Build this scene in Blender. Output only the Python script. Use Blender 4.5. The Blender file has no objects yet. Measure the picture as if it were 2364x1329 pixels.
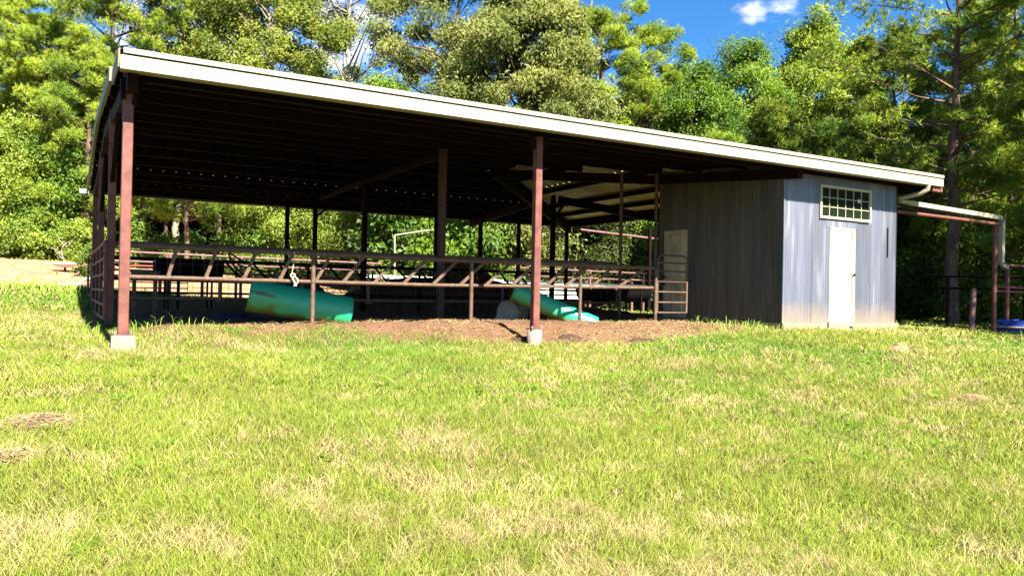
import bpy, math, random
import numpy as np
from mathutils import Vector, Matrix

S = bpy.context.scene
C = S.collection
R = math.radians

# ------------------------------------------------------------------ camera
FPX, CXP, CYP = 1800.0, 1182.0, 664.5            # focal length and centre for a 2364 px wide frame
FW = Vector((0.49499, 0.86886, 0.00840)); RT = Vector((0.86863, -0.49505, 0.02001)); UP = Vector((-0.02154, 0.00261, 0.99976))
CAM = Vector((-0.618, -11.011, 0.6206))
cam = bpy.data.cameras.new('camera'); cam.sensor_width = 36.0; cam.lens = 36.0 * FPX / 2364.0
cam.clip_start = 0.1; cam.clip_end = 2000
co = bpy.data.objects.new('camera', cam); C.objects.link(co)
co.matrix_world = Matrix(((RT.x, UP.x, -FW.x, CAM.x), (RT.y, UP.y, -FW.y, CAM.y), (RT.z, UP.z, -FW.z, CAM.z), (0, 0, 0, 1)))
S.camera = co

# ------------------------------------------------------------------ light
SUN_EL, SUN_AZ = 43.0, 177.0                     # azimuth clockwise from +Y
sv = Vector((math.sin(R(SUN_AZ)) * math.cos(R(SUN_EL)), math.cos(R(SUN_AZ)) * math.cos(R(SUN_EL)), math.sin(R(SUN_EL))))
W = bpy.data.worlds.new('World'); S.world = W; W.use_nodes = True
nt = W.node_tree; nt.nodes.clear()
def wn(t, **k):
    n = nt.nodes.new(t)
    for a, b in k.items(): setattr(n, a, b)
    return n
out = wn('ShaderNodeOutputWorld'); bg = wn('ShaderNodeBackground'); bg.inputs['Strength'].default_value = 0.05
sky = wn('ShaderNodeTexSky'); sky.sky_type = 'NISHITA'; sky.sun_disc = False
sky.sun_elevation = R(SUN_EL); sky.sun_rotation = R(SUN_AZ); sky.air_density = 0.8; sky.dust_density = 0.25; sky.ozone_density = 4.5
hs = wn('ShaderNodeHueSaturation'); hs.inputs['Saturation'].default_value = 1.25; nt.links.new(sky.outputs[0], hs.inputs['Color'])
tc = wn('ShaderNodeTexCoord')
nz = wn('ShaderNodeTexNoise'); nz.inputs['Scale'].default_value = 22; nz.inputs['Detail'].default_value = 9; nz.inputs['Roughness'].default_value = 0.62
mp = wn('ShaderNodeMapping'); mp.inputs['Scale'].default_value = (1, 1, 2.2); mp.inputs['Location'].default_value = (0.3, 0.1, 0.0)
nt.links.new(tc.outputs['Generated'], mp.inputs['Vector']); nt.links.new(mp.outputs[0], nz.inputs['Vector'])
def blob(x, y, r):                                # a soft round patch of cloud cover in one direction of the sky
    d = (FW + RT * ((x - CXP) / FPX) - UP * ((y - CYP) / FPX)).normalized()
    dp = wn('ShaderNodeVectorMath', operation='DISTANCE'); dp.inputs[1].default_value = d
    nt.links.new(tc.outputs['Generated'], dp.inputs[0])
    m = wn('ShaderNodeMapRange'); m.inputs['From Min'].default_value = 0; m.inputs['From Max'].default_value = r
    m.inputs['To Min'].default_value = 1; m.inputs['To Max'].default_value = 0
    nt.links.new(dp.outputs['Value'], m.inputs['Value']); return m.outputs[0]
def mx(a, b):
    n = wn('ShaderNodeMath', operation='MAXIMUM'); nt.links.new(a, n.inputs[0]); nt.links.new(b, n.inputs[1]); return n.outputs[0]
lo_ = wn('ShaderNodeMath', operation='MULTIPLY'); lo_.inputs[1].default_value = .80; nt.links.new(mx(blob(1745, 45, .046), blob(1800, 38, .042)), lo_.inputs[0])
cov = mx(lo_.outputs[0], mx(mx(blob(760, 40, .20), blob(430, 130, .20)), mx(blob(1380, 300, .14), blob(620, 30, .16))))
ad = wn('ShaderNodeMath', operation='MULTIPLY_ADD'); ad.inputs[1].default_value = 0.42
nt.links.new(cov, ad.inputs[0]); nt.links.new(nz.outputs['Fac'], ad.inputs[2])
cr = wn('ShaderNodeMapRange', interpolation_type='SMOOTHSTEP'); cr.inputs['From Min'].default_value = 0.66; cr.inputs['From Max'].default_value = 1.0
nt.links.new(ad.outputs[0], cr.inputs['Value'])
mixc = wn('ShaderNodeMixRGB'); mixc.inputs[2].default_value = (5.2, 5.4, 6.2, 1)
nt.links.new(cr.outputs[0], mixc.inputs[0]); nt.links.new(hs.outputs[0], mixc.inputs[1]); nt.links.new(mixc.outputs[0], bg.inputs['Color'])
nt.links.new(bg.outputs[0], out.inputs['Surface'])

sl = bpy.data.lights.new('sun', 'SUN'); sl.energy = 5.0; sl.angle = R(0.5); sl.color = (1.0, 0.94, 0.82)
so = bpy.data.objects.new('sun', sl); C.objects.link(so); so.rotation_euler = (-sv).to_track_quat('-Z', 'Y').to_euler()
vs = S.view_settings; vs.view_transform = 'Standard'; vs.look = 'None'; vs.gamma = 1; vs.exposure = 2.3
S.cycles.max_bounces = 8; S.cycles.diffuse_bounces = 2; S.cycles.transparent_max_bounces = 8; S.cycles.use_denoising = True
S.cycles.caustics_reflective = False; S.cycles.caustics_refractive = False

# ------------------------------------------------------------------ helpers
def at(x, y, Y):                                  # measured point of the photograph -> point on the vertical plane at depth Y
    d = FW + RT * ((x - CXP) / FPX) - UP * ((y - CYP) / FPX); t = (Y - CAM.y) / d.y
    return CAM + d * t
def atd(x, d):                                    # ground position at image column x, d metres away along the view
    p = CAM + FW * d + RT * ((x - CXP) / FPX * d); return p.x, p.y

class MB:
    def __init__(s): s.v = []; s.f = []; s.sm = []
    def add(s, vs, fs, sm=False):
        o = len(s.v); s.v += [tuple(v) for v in vs]; s.f += [tuple(i + o for i in f) for f in fs]; s.sm += [sm] * len(fs); return s
    def box(s, a, b):
        (x0, y0, z0), (x1, y1, z1) = a, b
        return s.add([(x0,y0,z0),(x1,y0,z0),(x1,y1,z0),(x0,y1,z0),(x0,y0,z1),(x1,y0,z1),(x1,y1,z1),(x0,y1,z1)],
                     [(0,3,2,1),(4,5,6,7),(0,1,5,4),(1,2,6,5),(2,3,7,6),(3,0,4,7)])
    def beam(s, p, q, w, h, up=(0, 0, 1)):        # rectangular bar from p to q, w sideways, h along up
        p, q = Vector(p), Vector(q); d = (q - p).normalized(); u = Vector(up)
        r = d.cross(u)
        if r.length < 1e-4: r = d.cross(Vector((1, 0, 0)))
        r.normalize(); u = r.cross(d)
        vs = [e + r * a * w / 2 + u * b * h / 2 for e in (p, q) for a, b in ((-1,-1),(1,-1),(1,1),(-1,1))]
        return s.add(vs, [(0,1,2,3),(7,6,5,4),(0,4,5,1),(1,5,6,2),(2,6,7,3),(3,7,4,0)])
    def tube(s, pts, r, n=8, caps=True):
        pts = [Vector(p) for p in pts]; rs = r if hasattr(r, '__len__') else [r] * len(pts)
        vs = []; ref = None
        for i, p in enumerate(pts):
            d = (pts[min(i + 1, len(pts) - 1)] - pts[max(i - 1, 0)]).normalized()
            if ref is None: ref = d.orthogonal().normalized()
            ref = (ref - d * ref.dot(d)).normalized(); b = d.cross(ref)
            vs += [p + (ref * math.cos(2*math.pi*k/n) + b * math.sin(2*math.pi*k/n)) * rs[i] for k in range(n)]
        fs = [(i*n + k, i*n + (k+1) % n, (i+1)*n + (k+1) % n, (i+1)*n + k) for i in range(len(pts) - 1) for k in range(n)]
        s.add(vs, fs, True)
        if caps: s.add(vs[:n], [tuple(range(n))[::-1]]); s.add(vs[-n:], [tuple(range(n))])
        return s
    def build(s, name, m, parent=None):
        root = Vector((0, 0, 0)); p = parent
        while p is not None: root += Vector(p.location); p = p.parent
        me = bpy.data.meshes.new(name)
        me.from_pydata([(v[0]-root.x, v[1]-root.y, v[2]-root.z) for v in s.v], [], s.f)
        me.polygons.foreach_set('use_smooth', s.sm); me.materials.append(m); me.update()
        o = bpy.data.objects.new(name, me); C.objects.link(o)
        if parent is not None: o.parent = parent
        return o

def tag(o, label, cat, group=None, kind=None):
    if label: o['label'] = label
    if cat: o['category'] = cat
    if group: o['group'] = group
    if kind: o['kind'] = kind
    return o
def thing(name, label, cat, loc=(0, 0, 0), group=None):
    o = bpy.data.objects.new(name, None); C.objects.link(o); o.location = loc; o.empty_display_size = .2
    return tag(o, label, cat, group)
def copy_tree(o, parent=None):
    c = o.copy(); C.objects.link(c)
    if parent is not None: c.parent = parent
    for ch in o.children: copy_tree(ch, c)
    return c

def np_mesh(name, V, F, m, parent=None, col=None, smooth=False, nrm=None):
    """V (n,3) float, F (m,k) int with constant k"""
    me = bpy.data.meshes.new(name); n, k = F.shape
    me.vertices.add(len(V)); me.vertices.foreach_set('co', np.ascontiguousarray(V, np.float32).ravel())
    me.loops.add(n * k); me.loops.foreach_set('vertex_index', np.ascontiguousarray(F, np.int32).ravel())
    me.polygons.add(n); me.polygons.foreach_set('loop_start', np.arange(0, n * k, k, dtype=np.int32))
    me.polygons.foreach_set('loop_total', np.full(n, k, np.int32))
    me.polygons.foreach_set('use_smooth', np.full(n, smooth, bool))
    if col is not None:
        a = me.color_attributes.new('tint', 'FLOAT_COLOR', 'POINT')
        a.data.foreach_set('color', np.ascontiguousarray(np.c_[col, np.ones(len(col))], np.float32).ravel())
    if nrm is not None:
        a = me.attributes.new('outward', 'FLOAT_VECTOR', 'POINT'); a.data.foreach_set('vector', np.ascontiguousarray(nrm, np.float32).ravel())
    me.materials.append(m); me.update(calc_edges=True)
    o = bpy.data.objects.new(name, me); C.objects.link(o)
    if parent is not None: o.parent = parent
    return o

# ------------------------------------------------------------------ materials
def newmat(name):
    m = bpy.data.materials.new(name); m.use_nodes = True; t = m.node_tree; t.nodes.clear()
    def N(ty, **k):
        n = t.nodes.new(ty)
        for a, b in k.items():
            if hasattr(n, a): setattr(n, a, b)
        return n
    return m, t, N, (lambda a, b: t.links.new(a, b))
ALB = .62
def c4(c): return (c[0], c[1], c[2], 1)
def c4s(c):
    k = 1.0 if min(c) > .6 else ALB
    return (c[0] * k, c[1] * k, c[2] * k, 1)
def mat(name, c1, c2=None, scale=3.0, rough=.7, metal=0.0, bump=0.0, stretch=(1, 1, 1), lo=.35, hi=.65, detail=6, spec=.4, c3=None, scale3=20.0, amt3=.5, objrand=0.0):
    m, t, N, L = newmat(name)
    o = N('ShaderNodeOutputMaterial'); b = N('ShaderNodeBsdfPrincipled')
    b.inputs['Roughness'].default_value = rough; b.inputs['Metallic'].default_value = metal; b.inputs['Specular IOR Level'].default_value = spec
    L(b.outputs[0], o.inputs['Surface'])
    g = N('ShaderNodeNewGeometry'); mpn = N('ShaderNodeMapping'); mpn.inputs['Scale'].default_value = stretch; L(g.outputs['Position'], mpn.inputs['Vector'])
    nz = N('ShaderNodeTexNoise'); nz.inputs['Scale'].default_value = scale; nz.inputs['Detail'].default_value = detail; nz.inputs['Roughness'].default_value = .62
    L(mpn.outputs[0], nz.inputs['Vector'])
    r = N('ShaderNodeMapRange'); r.inputs['From Min'].default_value = lo; r.inputs['From Max'].default_value = hi; L(nz.outputs['Fac'], r.inputs['Value'])
    mi = N('ShaderNodeMixRGB'); mi.inputs[1].default_value = c4s(c1); mi.inputs[2].default_value = c4s(c2 or [x * .8 for x in c1]); L(r.outputs[0], mi.inputs[0])
    colr = mi.outputs[0]
    if c3:
        n3 = N('ShaderNodeTexNoise'); n3.inputs['Scale'].default_value = scale3; n3.inputs['Detail'].default_value = 5; L(mpn.outputs[0], n3.inputs['Vector'])
        r3 = N('ShaderNodeMapRange'); r3.inputs['From Min'].default_value = .55; r3.inputs['From Max'].default_value = .7; r3.inputs['To Max'].default_value = amt3; L(n3.outputs['Fac'], r3.inputs['Value'])
        m3 = N('ShaderNodeMixRGB'); m3.inputs[2].default_value = c4s(c3); L(r3.outputs[0], m3.inputs[0]); L(colr, m3.inputs[1]); colr = m3.outputs[0]
    if objrand:
        oi = N('ShaderNodeObjectInfo'); mr = N('ShaderNodeMapRange'); mr.inputs['To Min'].default_value = 1 - objrand; mr.inputs['To Max'].default_value = 1 + objrand
        L(oi.outputs['Random'], mr.inputs['Value']); mm = N('ShaderNodeMixRGB', blend_type='MULTIPLY'); mm.inputs[0].default_value = 1
        L(colr, mm.inputs[1]); L(mr.outputs[0], mm.inputs[2]); colr = mm.outputs[0]
    L(colr, b.inputs['Base Color'])
    if bump:
        bn = N('ShaderNodeBump'); bn.inputs['Strength'].default_value = bump; bn.inputs['Distance'].default_value = .02
        nb = N('ShaderNodeTexNoise'); nb.inputs['Scale'].default_value = scale * 8; nb.inputs['Detail'].default_value = 4; L(mpn.outputs[0], nb.inputs['Vector'])
        L(nb.outputs['Fac'], bn.inputs['Height']); L(bn.outputs[0], b.inputs['Normal'])
    return m
def leafmat(name, c1, c2, c3, transl=.38, scale=.45):
    m, t, N, L = newmat(name)
    o = N('ShaderNodeOutputMaterial'); d = N('ShaderNodeBsdfDiffuse'); tr = N('ShaderNodeBsdfTranslucent'); gl = N('ShaderNodeBsdfGlossy')
    g = N('ShaderNodeNewGeometry'); mi = N('ShaderNodeMixRGB'); mi.inputs[1].default_value = c4(c1); mi.inputs[2].default_value = c4(c2)
    L(g.outputs['Random Per Island'], mi.inputs[0])
    nz = N('ShaderNodeTexNoise'); nz.inputs['Scale'].default_value = scale; nz.inputs['Detail'].default_value = 3; L(g.outputs['Position'], nz.inputs['Vector'])
    r = N('ShaderNodeMapRange'); r.inputs['From Min'].default_value = .42; r.inputs['From Max'].default_value = .62; L(nz.outputs['Fac'], r.inputs['Value'])
    m2 = N('ShaderNodeMixRGB'); m2.inputs[2].default_value = c4(c3); L(r.outputs[0], m2.inputs[0]); L(mi.outputs[0], m2.inputs[1])
    L(m2.outputs[0], d.inputs['Color'])
    at_ = N('ShaderNodeAttribute'); at_.attribute_name = 'outward'; vt = N('ShaderNodeVectorTransform', vector_type='NORMAL', convert_from='OBJECT', convert_to='WORLD'); L(at_.outputs['Vector'], vt.inputs[0])
    sc_ = N('ShaderNodeVectorMath', operation='SCALE'); sc_.inputs['Scale'].default_value = .9; L(vt.outputs[0], sc_.inputs[0])
    va = N('ShaderNodeVectorMath', operation='ADD'); L(g.outputs['Normal'], va.inputs[0]); L(sc_.outputs[0], va.inputs[1]); vn = N('ShaderNodeVectorMath', operation='NORMALIZE'); L(va.outputs[0], vn.inputs[0]); L(vn.outputs[0], d.inputs['Normal'])
    h = N('ShaderNodeHueSaturation'); h.inputs['Value'].default_value = 1.25; h.inputs['Saturation'].default_value = 1.15; L(m2.outputs[0], h.inputs['Color']); L(h.outputs[0], tr.inputs['Color'])
    ms = N('ShaderNodeMixShader'); ms.inputs[0].default_value = transl; L(d.outputs[0], ms.inputs[1]); L(tr.outputs[0], ms.inputs[2])
    gl.inputs['Roughness'].default_value = .62; gl.inputs['Color'].default_value = (1, 1, 1, 1)
    m3 = N('ShaderNodeMixShader'); m3.inputs[0].default_value = .02; L(ms.outputs[0], m3.inputs[1]); L(gl.outputs[0], m3.inputs[2])
    L(m3.outputs[0], o.inputs['Surface']); return m
def tintmat(name, transl=.3):
    m, t, N, L = newmat(name)
    o = N('ShaderNodeOutputMaterial'); d = N('ShaderNodeBsdfDiffuse'); tr = N('ShaderNodeBsdfTranslucent'); a = N('ShaderNodeAttribute'); a.attribute_name = 'tint'
    L(a.outputs['Color'], d.inputs['Color']); L(a.outputs['Color'], tr.inputs['Color'])
    g = N('ShaderNodeNewGeometry'); vm = N('ShaderNodeVectorMath', operation='SCALE'); vm.inputs['Scale'].default_value = .35; L(g.outputs['Normal'], vm.inputs[0])
    va = N('ShaderNodeVectorMath', operation='ADD'); va.inputs[1].default_value = (0, -.15, 1.0); L(vm.outputs[0], va.inputs[0]); vn = N('ShaderNodeVectorMath', operation='NORMALIZE'); L(va.outputs[0], vn.inputs[0]); L(vn.outputs[0], d.inputs['Normal'])
    ms = N('ShaderNodeMixShader'); ms.inputs[0].default_value = transl; L(d.outputs[0], ms.inputs[1]); L(tr.outputs[0], ms.inputs[2]); L(ms.outputs[0], o.inputs['Surface']); return m

def dust(m, c, z0, z1):
    """splashed earth caked on the foot of a wall"""
    t = m.node_tree; b = [n for n in t.nodes if n.type == 'BSDF_PRINCIPLED'][0]; src = b.inputs['Base Color'].links[0].from_socket
    g = t.nodes.new('ShaderNodeNewGeometry'); sp = t.nodes.new('ShaderNodeSeparateXYZ'); t.links.new(g.outputs['Position'], sp.inputs[0])
    nz = t.nodes.new('ShaderNodeTexNoise'); nz.inputs['Scale'].default_value = 3.5; nz.inputs['Detail'].default_value = 6; t.links.new(g.outputs['Position'], nz.inputs['Vector'])
    ma = t.nodes.new('ShaderNodeMath'); ma.operation = 'MULTIPLY_ADD'; ma.inputs[1].default_value = -.55; t.links.new(nz.outputs['Fac'], ma.inputs[0]); t.links.new(sp.outputs[2], ma.inputs[2])
    r = t.nodes.new('ShaderNodeMapRange'); r.inputs['From Min'].default_value = z0 - .28; r.inputs['From Max'].default_value = z1 - .28; r.inputs['To Min'].default_value = .9; r.inputs['To Max'].default_value = 0; t.links.new(ma.outputs[0], r.inputs['Value'])
    mi = t.nodes.new('ShaderNodeMixRGB'); mi.inputs[2].default_value = (*c, 1); t.links.new(r.outputs[0], mi.inputs[0]); t.links.new(src, mi.inputs[1]); t.links.new(mi.outputs[0], b.inputs['Base Color'])
M = {}
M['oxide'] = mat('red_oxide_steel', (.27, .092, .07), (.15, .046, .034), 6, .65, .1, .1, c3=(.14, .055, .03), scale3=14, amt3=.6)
M['grimy'] = mat('dusty_column_steel', (.10, .062, .042), (.055, .034, .024), 7, .85, 0, .15, c3=(.15, .10, .07), scale3=12, amt3=.5)  # dusty steel, its colour darkened further for the shade under the roof
M['pipe'] = mat('weathered_pipe', (.19, .115, .07), (.11, .062, .04), 9, .7, .15, .15, c3=(.30, .20, .13), scale3=16, amt3=.6)
M['mauve'] = mat('faded_maroon_pipe', (.30, .15, .15), (.22, .10, .10), 4, .6, .1, .1, c3=(.18, .08, .06), scale3=14, amt3=.5)
M['redgate'] = mat('red_gate_paint', (.50, .055, .045), (.40, .05, .04), 5, .5, 0, .05)
M['darksteel'] = mat('dark_steel', (.020, .0072, .0045), (.012, .0048, .0035), 3, .8, .0, .1, spec=.1)  # shade of the barn interior is put into this near-black colour
M['deck'] = mat('roof_underside_metal', (.95, .88, .46), (.78, .72, .38), .8, .55, .3, 0)  # lit copy: light bounced onto the right slope is put into the colour
M['deckshade'] = mat('roof_underside_shaded', (.040, .034, .020), (.022, .018, .012), .8, .6, .2, 0)  # shaded copy: darkness under the roof is put into the colour
M['rooftop'] = mat('roof_top_metal', (.62, .62, .58), (.52, .52, .48), .6, .4, .5, 0)
M['gutter'] = mat('cream_gutter_paint', (.52, .46, .33), (.46, .40, .28), 1.2, .5, 0, .03, stretch=(.5, 1, 3), c3=(.50, .42, .27), scale3=5, amt3=.22)
M['gutterold'] = mat('stained_gutter_paint', (.34, .31, .20), (.24, .22, .14), 2, .6, 0, .05, c3=(.24, .21, .13), scale3=5, amt3=.6)  # aged cream paint, also dimmed in colour for faces turned from the sun
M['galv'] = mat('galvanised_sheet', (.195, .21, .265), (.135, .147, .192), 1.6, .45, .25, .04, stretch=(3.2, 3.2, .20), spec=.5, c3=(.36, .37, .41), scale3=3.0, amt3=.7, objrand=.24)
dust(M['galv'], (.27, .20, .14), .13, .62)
M['galvside'] = mat('galvanised_sheet_shaded', (.15, .118, .09), (.085, .068, .052), 1.6, .5, .5, .04, stretch=(3.2, 3.2, .25), c3=(.22, .19, .155), scale3=3, amt3=.5, objrand=.10)  # same sheet with the side wall's shade put into its colour
M['concrete'] = mat('concrete', (.44, .33, .23), (.34, .25, .17), 5, .9, 0, .3, c3=(.30, .22, .15), scale3=9, amt3=.4)
M['pier'] = mat('concrete_pier', (.34, .30, .24), (.27, .235, .185), 8, .9, 0, .3, c3=(.36, .32, .25), scale3=16, amt3=.4)
M['whitepaint'] = mat('white_paint', (.82, .82, .80), (.78, .78, .76), 2, .45, 0, .02)
M['jamb'] = mat('cream_jamb', (.50, .40, .31), (.42, .34, .26), 3, .6, 0, .05)
M['tan'] = mat('tan_door_paint', (.80, .68, .44), (.52, .43, .28), 2, .55, 0, .03, c3=(.36, .28, .17), scale3=4, amt3=.3)
M['creamframe'] = mat('cream_window_frame', (.70, .62, .42), (.64, .56, .38), 3, .5, 0, .03)
M['glass'] = mat('dark_window_glass', (.010, .018, .010), (.016, .026, .014), 3, .30, 0, 0, spec=.03)  # green tint stands in for trees reflected in the panes
M['black'] = mat('black_plastic', (.006, .006, .007), (.009, .009, .010), 4, .9, 0, .05, spec=.05)
M['rubber'] = mat('black_rubber', (.015, .013, .012), (.03, .026, .022), 6, .85, 0, .2)
M['hose'] = mat('dark_hose', (.012, .011, .01), None, 4, .6)
M['bluetub'] = mat('blue_plastic', (.02, .07, .42), (.03, .06, .32), 4, .45, 0, .05)
M['drum'] = mat('dirty_white_drum', (.50, .46, .40), (.36, .31, .26), 4, .55, 0, .08, c3=(.24, .18, .12), scale3=5, amt3=.5)
M['rope'] = mat('pale_cord', (.75, .70, .52), (.62, .55, .38), 20, .8, 0, .2)
M['whitepvc'] = mat('white_board', (.80, .80, .79), (.72, .71, .68), 3, .5, 0, .02, c3=(.5, .46, .4), scale3=7, amt3=.4)
M['dish'] = mat('pale_enamel', (.74, .74, .76), (.66, .66, .68), 3, .5)
M['hay'] = mat('dry_hay', (.40, .29, .15), (.28, .19, .10), 9, .95, 0, .6)
M['dung'] = mat('dark_manure', (.10, .05, .03), (.05, .025, .018), 9, .95, 0, .8)
M['stone'] = mat('pale_stone', (.55, .50, .44), (.42, .38, .33), 4, .9, 0, .4)
M['bark'] = mat('grey_brown_bark', (.20, .14, .10), (.09, .06, .045), 5, .95, 0, .8, stretch=(1, 1, .35))
M['pinebark'] = mat('pine_bark', (.26, .16, .11), (.10, .055, .04), 5, .95, 0, .8, stretch=(1, 1, .4))
M['palebark'] = mat('pale_limb_bark', (.48, .41, .32), (.30, .24, .18), 4, .9, 0, .5, stretch=(1, 1, .5))
M['pine'] = leafmat('pine_needles', (0.206, 0.280, 0.0195), (0.312, 0.370, 0.0292), (0.113, 0.182, 0.0175), .30, .5)
M['pinedark'] = leafmat('pine_needles_shaded', (0.113, 0.169, 0.0117), (0.199, 0.240, 0.0195), (0.066, 0.117, 0.0117), .25, .5)  # pine needles with the shade on the crowns put into the colour
M['oak'] = leafmat('oak_leaves', (0.158, 0.189, 0.0189), (0.251, 0.275, 0.0429), (0.099, 0.132, 0.0154), .33)
M['olive'] = leafmat('drooping_olive_leaves', (0.150, 0.175, 0.0328), (0.250, 0.256, 0.0655), (0.100, 0.120, 0.0213), .33)
M['green'] = leafmat('bright_green_leaves', (0.093, 0.178, 0.0130), (0.186, 0.260, 0.0245), (0.059, 0.121, 0.0101), .42)
M['lime'] = leafmat('yellow_green_leaves', (0.159, 0.229, 0.0218), (0.266, 0.312, 0.0429), (0.101, 0.162, 0.0156), .42)
M['woods'] = leafmat('deep_wood_leaves', (0.051, 0.075, 0.0105), (0.087, 0.110, 0.0150), (0.031, 0.050, 0.0075), .3, .25)  # leaf colour darkened to stand for deep forest shade
M['grass'] = tintmat('grass_blades', .28)

# green trough plastic: turquoise skin with an olive lower flank and a rust smear
def troughmat():
    m, t, N, L = newmat('turquoise_trough_plastic')
    o = N('ShaderNodeOutputMaterial'); b = N('ShaderNodeBsdfPrincipled'); b.inputs['Roughness'].default_value = .42
    a = N('ShaderNodeAttribute'); a.attribute_name = 'tint'; g = N('ShaderNodeNewGeometry')
    nz = N('ShaderNodeTexNoise'); nz.inputs['Scale'].default_value = 3.5; nz.inputs['Detail'].default_value = 6; L(g.outputs['Position'], nz.inputs['Vector'])
    sp = N('ShaderNodeSeparateColor'); L(a.outputs['Color'], sp.inputs[0])
    ad = N('ShaderNodeMath', operation='MULTIPLY_ADD'); L(nz.outputs['Fac'], ad.inputs[0]); ad.inputs[1].default_value = .75; L(sp.outputs[0], ad.inputs[2])
    r = N('ShaderNodeMapRange'); r.inputs['From Min'].default_value = .98; r.inputs['From Max'].default_value = 1.30; L(ad.outputs[0], r.inputs['Value'])
    rp = N('ShaderNodeValToRGB'); e = rp.color_ramp.elements
    e[0].color = (.018, .36, .20, 1); e[1].color = (.13, .125, .03, 1); x = e.new(.45); x.color = (.025, .33, .12, 1); x = e.new(.72); x.color = (.08, .20, .035, 1)
    L(r.outputs[0], rp.inputs[0])
    n2 = N('ShaderNodeTexNoise'); n2.inputs['Scale'].default_value = 34; n2.inputs['Detail'].default_value = 3; L(g.outputs['Position'], n2.inputs['Vector'])
    r2 = N('ShaderNodeMapRange'); r2.inputs['From Min'].default_value = .67; r2.inputs['From Max'].default_value = .74; r2.inputs['To Max'].default_value = .8; L(n2.outputs['Fac'], r2.inputs['Value'])
    mi = N('ShaderNodeMixRGB'); mi.inputs[2].default_value = (.02, .09, .05, 1); L(r2.outputs[0], mi.inputs[0]); L(rp.outputs[0], mi.inputs[1])
    m2 = N('ShaderNodeMixRGB'); m2.inputs[2].default_value = (.08, .035, .012, 1); L(sp.outputs[1], m2.inputs[0]); L(mi.outputs[0], m2.inputs[1])
    L(m2.outputs[0], b.inputs['Base Color']); L(b.outputs[0], o.inputs['Surface']); return m
M['trough'] = troughmat()

# ------------------------------------------------------------------ ground
def sstep(a, b, x):
    t = np.clip((x - a) / (b - a), 0, 1); return t * t * (3 - 2 * t)
def hsh(i, j, s):
    n = (i.astype(np.int64) * 374761393 + j.astype(np.int64) * 668265263 + s * 1442695041) & 0x7fffffff
    n = ((n ^ (n >> 13)) * 1274126177) & 0x7fffffff
    return ((n ^ (n >> 16)) & 0xffff) / 65535.0
def vnoise(x, y, s=0):
    i, j = np.floor(x), np.floor(y); u, v = x - i, y - j; u = u*u*(3-2*u); v = v*v*(3-2*v)
    a, b, c, d = hsh(i, j, s), hsh(i+1, j, s), hsh(i, j+1, s), hsh(i+1, j+1, s)
    return a*(1-u)*(1-v) + b*u*(1-v) + c*(1-u)*v + d*u*v
def fbm(x, y, s=0, o=4):
    r = 0; a = .5
    for k in range(o): r = r + a * vnoise(x * 2**k, y * 2**k, s + k * 17); a *= .5
    return r / (1 - .5**o)
def dirtmask(X, Y):                               # 1 on the bare trodden ground under and before the shed
    fy = np.interp(X, [-.3, 1, 4, 6, 7.5, 9.3, 10.6, 11.9], [1.15, 1.0, .55, .15, -.5, -.45, .25, .5]) + (fbm(X * 1.3, Y * 1.3, 5) - .5) * 1.5
    m = sstep(-.45, .45, Y - fy + (fbm(X * 6, Y * 6, 15) - .5) * .9) * sstep(.05, .6, X + (fbm(X, Y, 9) - .5) * .6) * sstep(14.6, 14.0, Y) * sstep(17.4, 16.6, X)
    return m * (1 - sstep(11.7, 12.1, X) * sstep(3.4, 3.2, Y))
def sandmask(X, Y):                               # the raw bank of red sand behind the barn
    k = (fbm(X * .35, Y * .35, 31) - .5) * 4.5
    e = np.interp(X, [-10, -1, 1.5, 5], [16.6, 17.6, 19.0, 18.6])
    return sstep(-.7, .7, Y - e - k * .35) * sstep(31.5, 29.5, Y + k * .4) * sstep(17, 14, X)
def gz(X, Y):
    X = np.asarray(X, float); Y = np.asarray(Y, float)
    z0 = np.interp(X, [-25, 0, 5, 7, 9, 12, 16, 20, 40], [-.2, -.21, -.23, -.20, -.10, .01, 0, -.16, -.35])
    front = z0 - .64 * sstep(0, 8.5, -Y) - .12 * sstep(8, 30, -Y)
    inside = sstep(-.6, 1.0, Y)
    rise = .024 * np.clip(Y, 0, 17.5) * sstep(24, 4, X) + .020 * np.clip(Y, 0, 17.5) * sstep(6, -2, X)
    bank = 1.12 * sstep(17, 29, Y) * sstep(16, 7, X)
    z = front + np.where(Y > 0, rise + bank, 0)
    pad = sstep(.1, .8, X) * sstep(13, 11.5, X) * sstep(-.25, 1.3, Y) * sstep(15, 12, Y)
    z = z * (1 - pad) + pad * (.03 + .05 * fbm(X * .7, Y * .7, 3) + rise * .25 + .09 * np.exp(-((Y - 1.3)**2) / 1.2) * fbm(X * 1.2, Y * 1.2, 8) - .05 * sstep(5, 2, X))
    z = z + (fbm(X * .45, Y * .45, 77) - .5) * .07 + (fbm(X * 2.1, Y * 2.1, 41, 3) - .5) * .035
    d = dirtmask(X, Y)
    z = z + d * (fbm(X * 4.5, Y * 4.5, 51, 3) - .5) * .10
    z = z + sandmask(X, Y) * (fbm(X * 1.6, Y * 1.6, 61, 4) - .5) * .22
    far = sstep(45, 140, np.hypot(X, Y)); z = z * (1 - far) + far * np.clip(z, -.8, .3)
    return z
def g1(x, y): return float(gz(np.array([x]), np.array([y]))[0])
def gpx(x, y):
    """first ground point along the line of sight through a measured point of the photograph"""
    d = FW + RT * ((x - CXP) / FPX) - UP * ((y - CYP) / FPX); t = 3.0
    while t < 60:
        p = CAM + d * t
        if p.z < g1(p.x, p.y): break
        t += .05
    return p.x, p.y
def axis(lo, hi, f0, f1, step, far):
    a = list(np.arange(f0, f1, step)); v = f0; s = step
    while v > lo: s *= 1.28; v -= s; a.insert(0, max(v, lo))
    v = a[-1]; s = step
    while v < hi: s *= 1.28; v += s; a.append(min(v, hi))
    return np.array(a)
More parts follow.
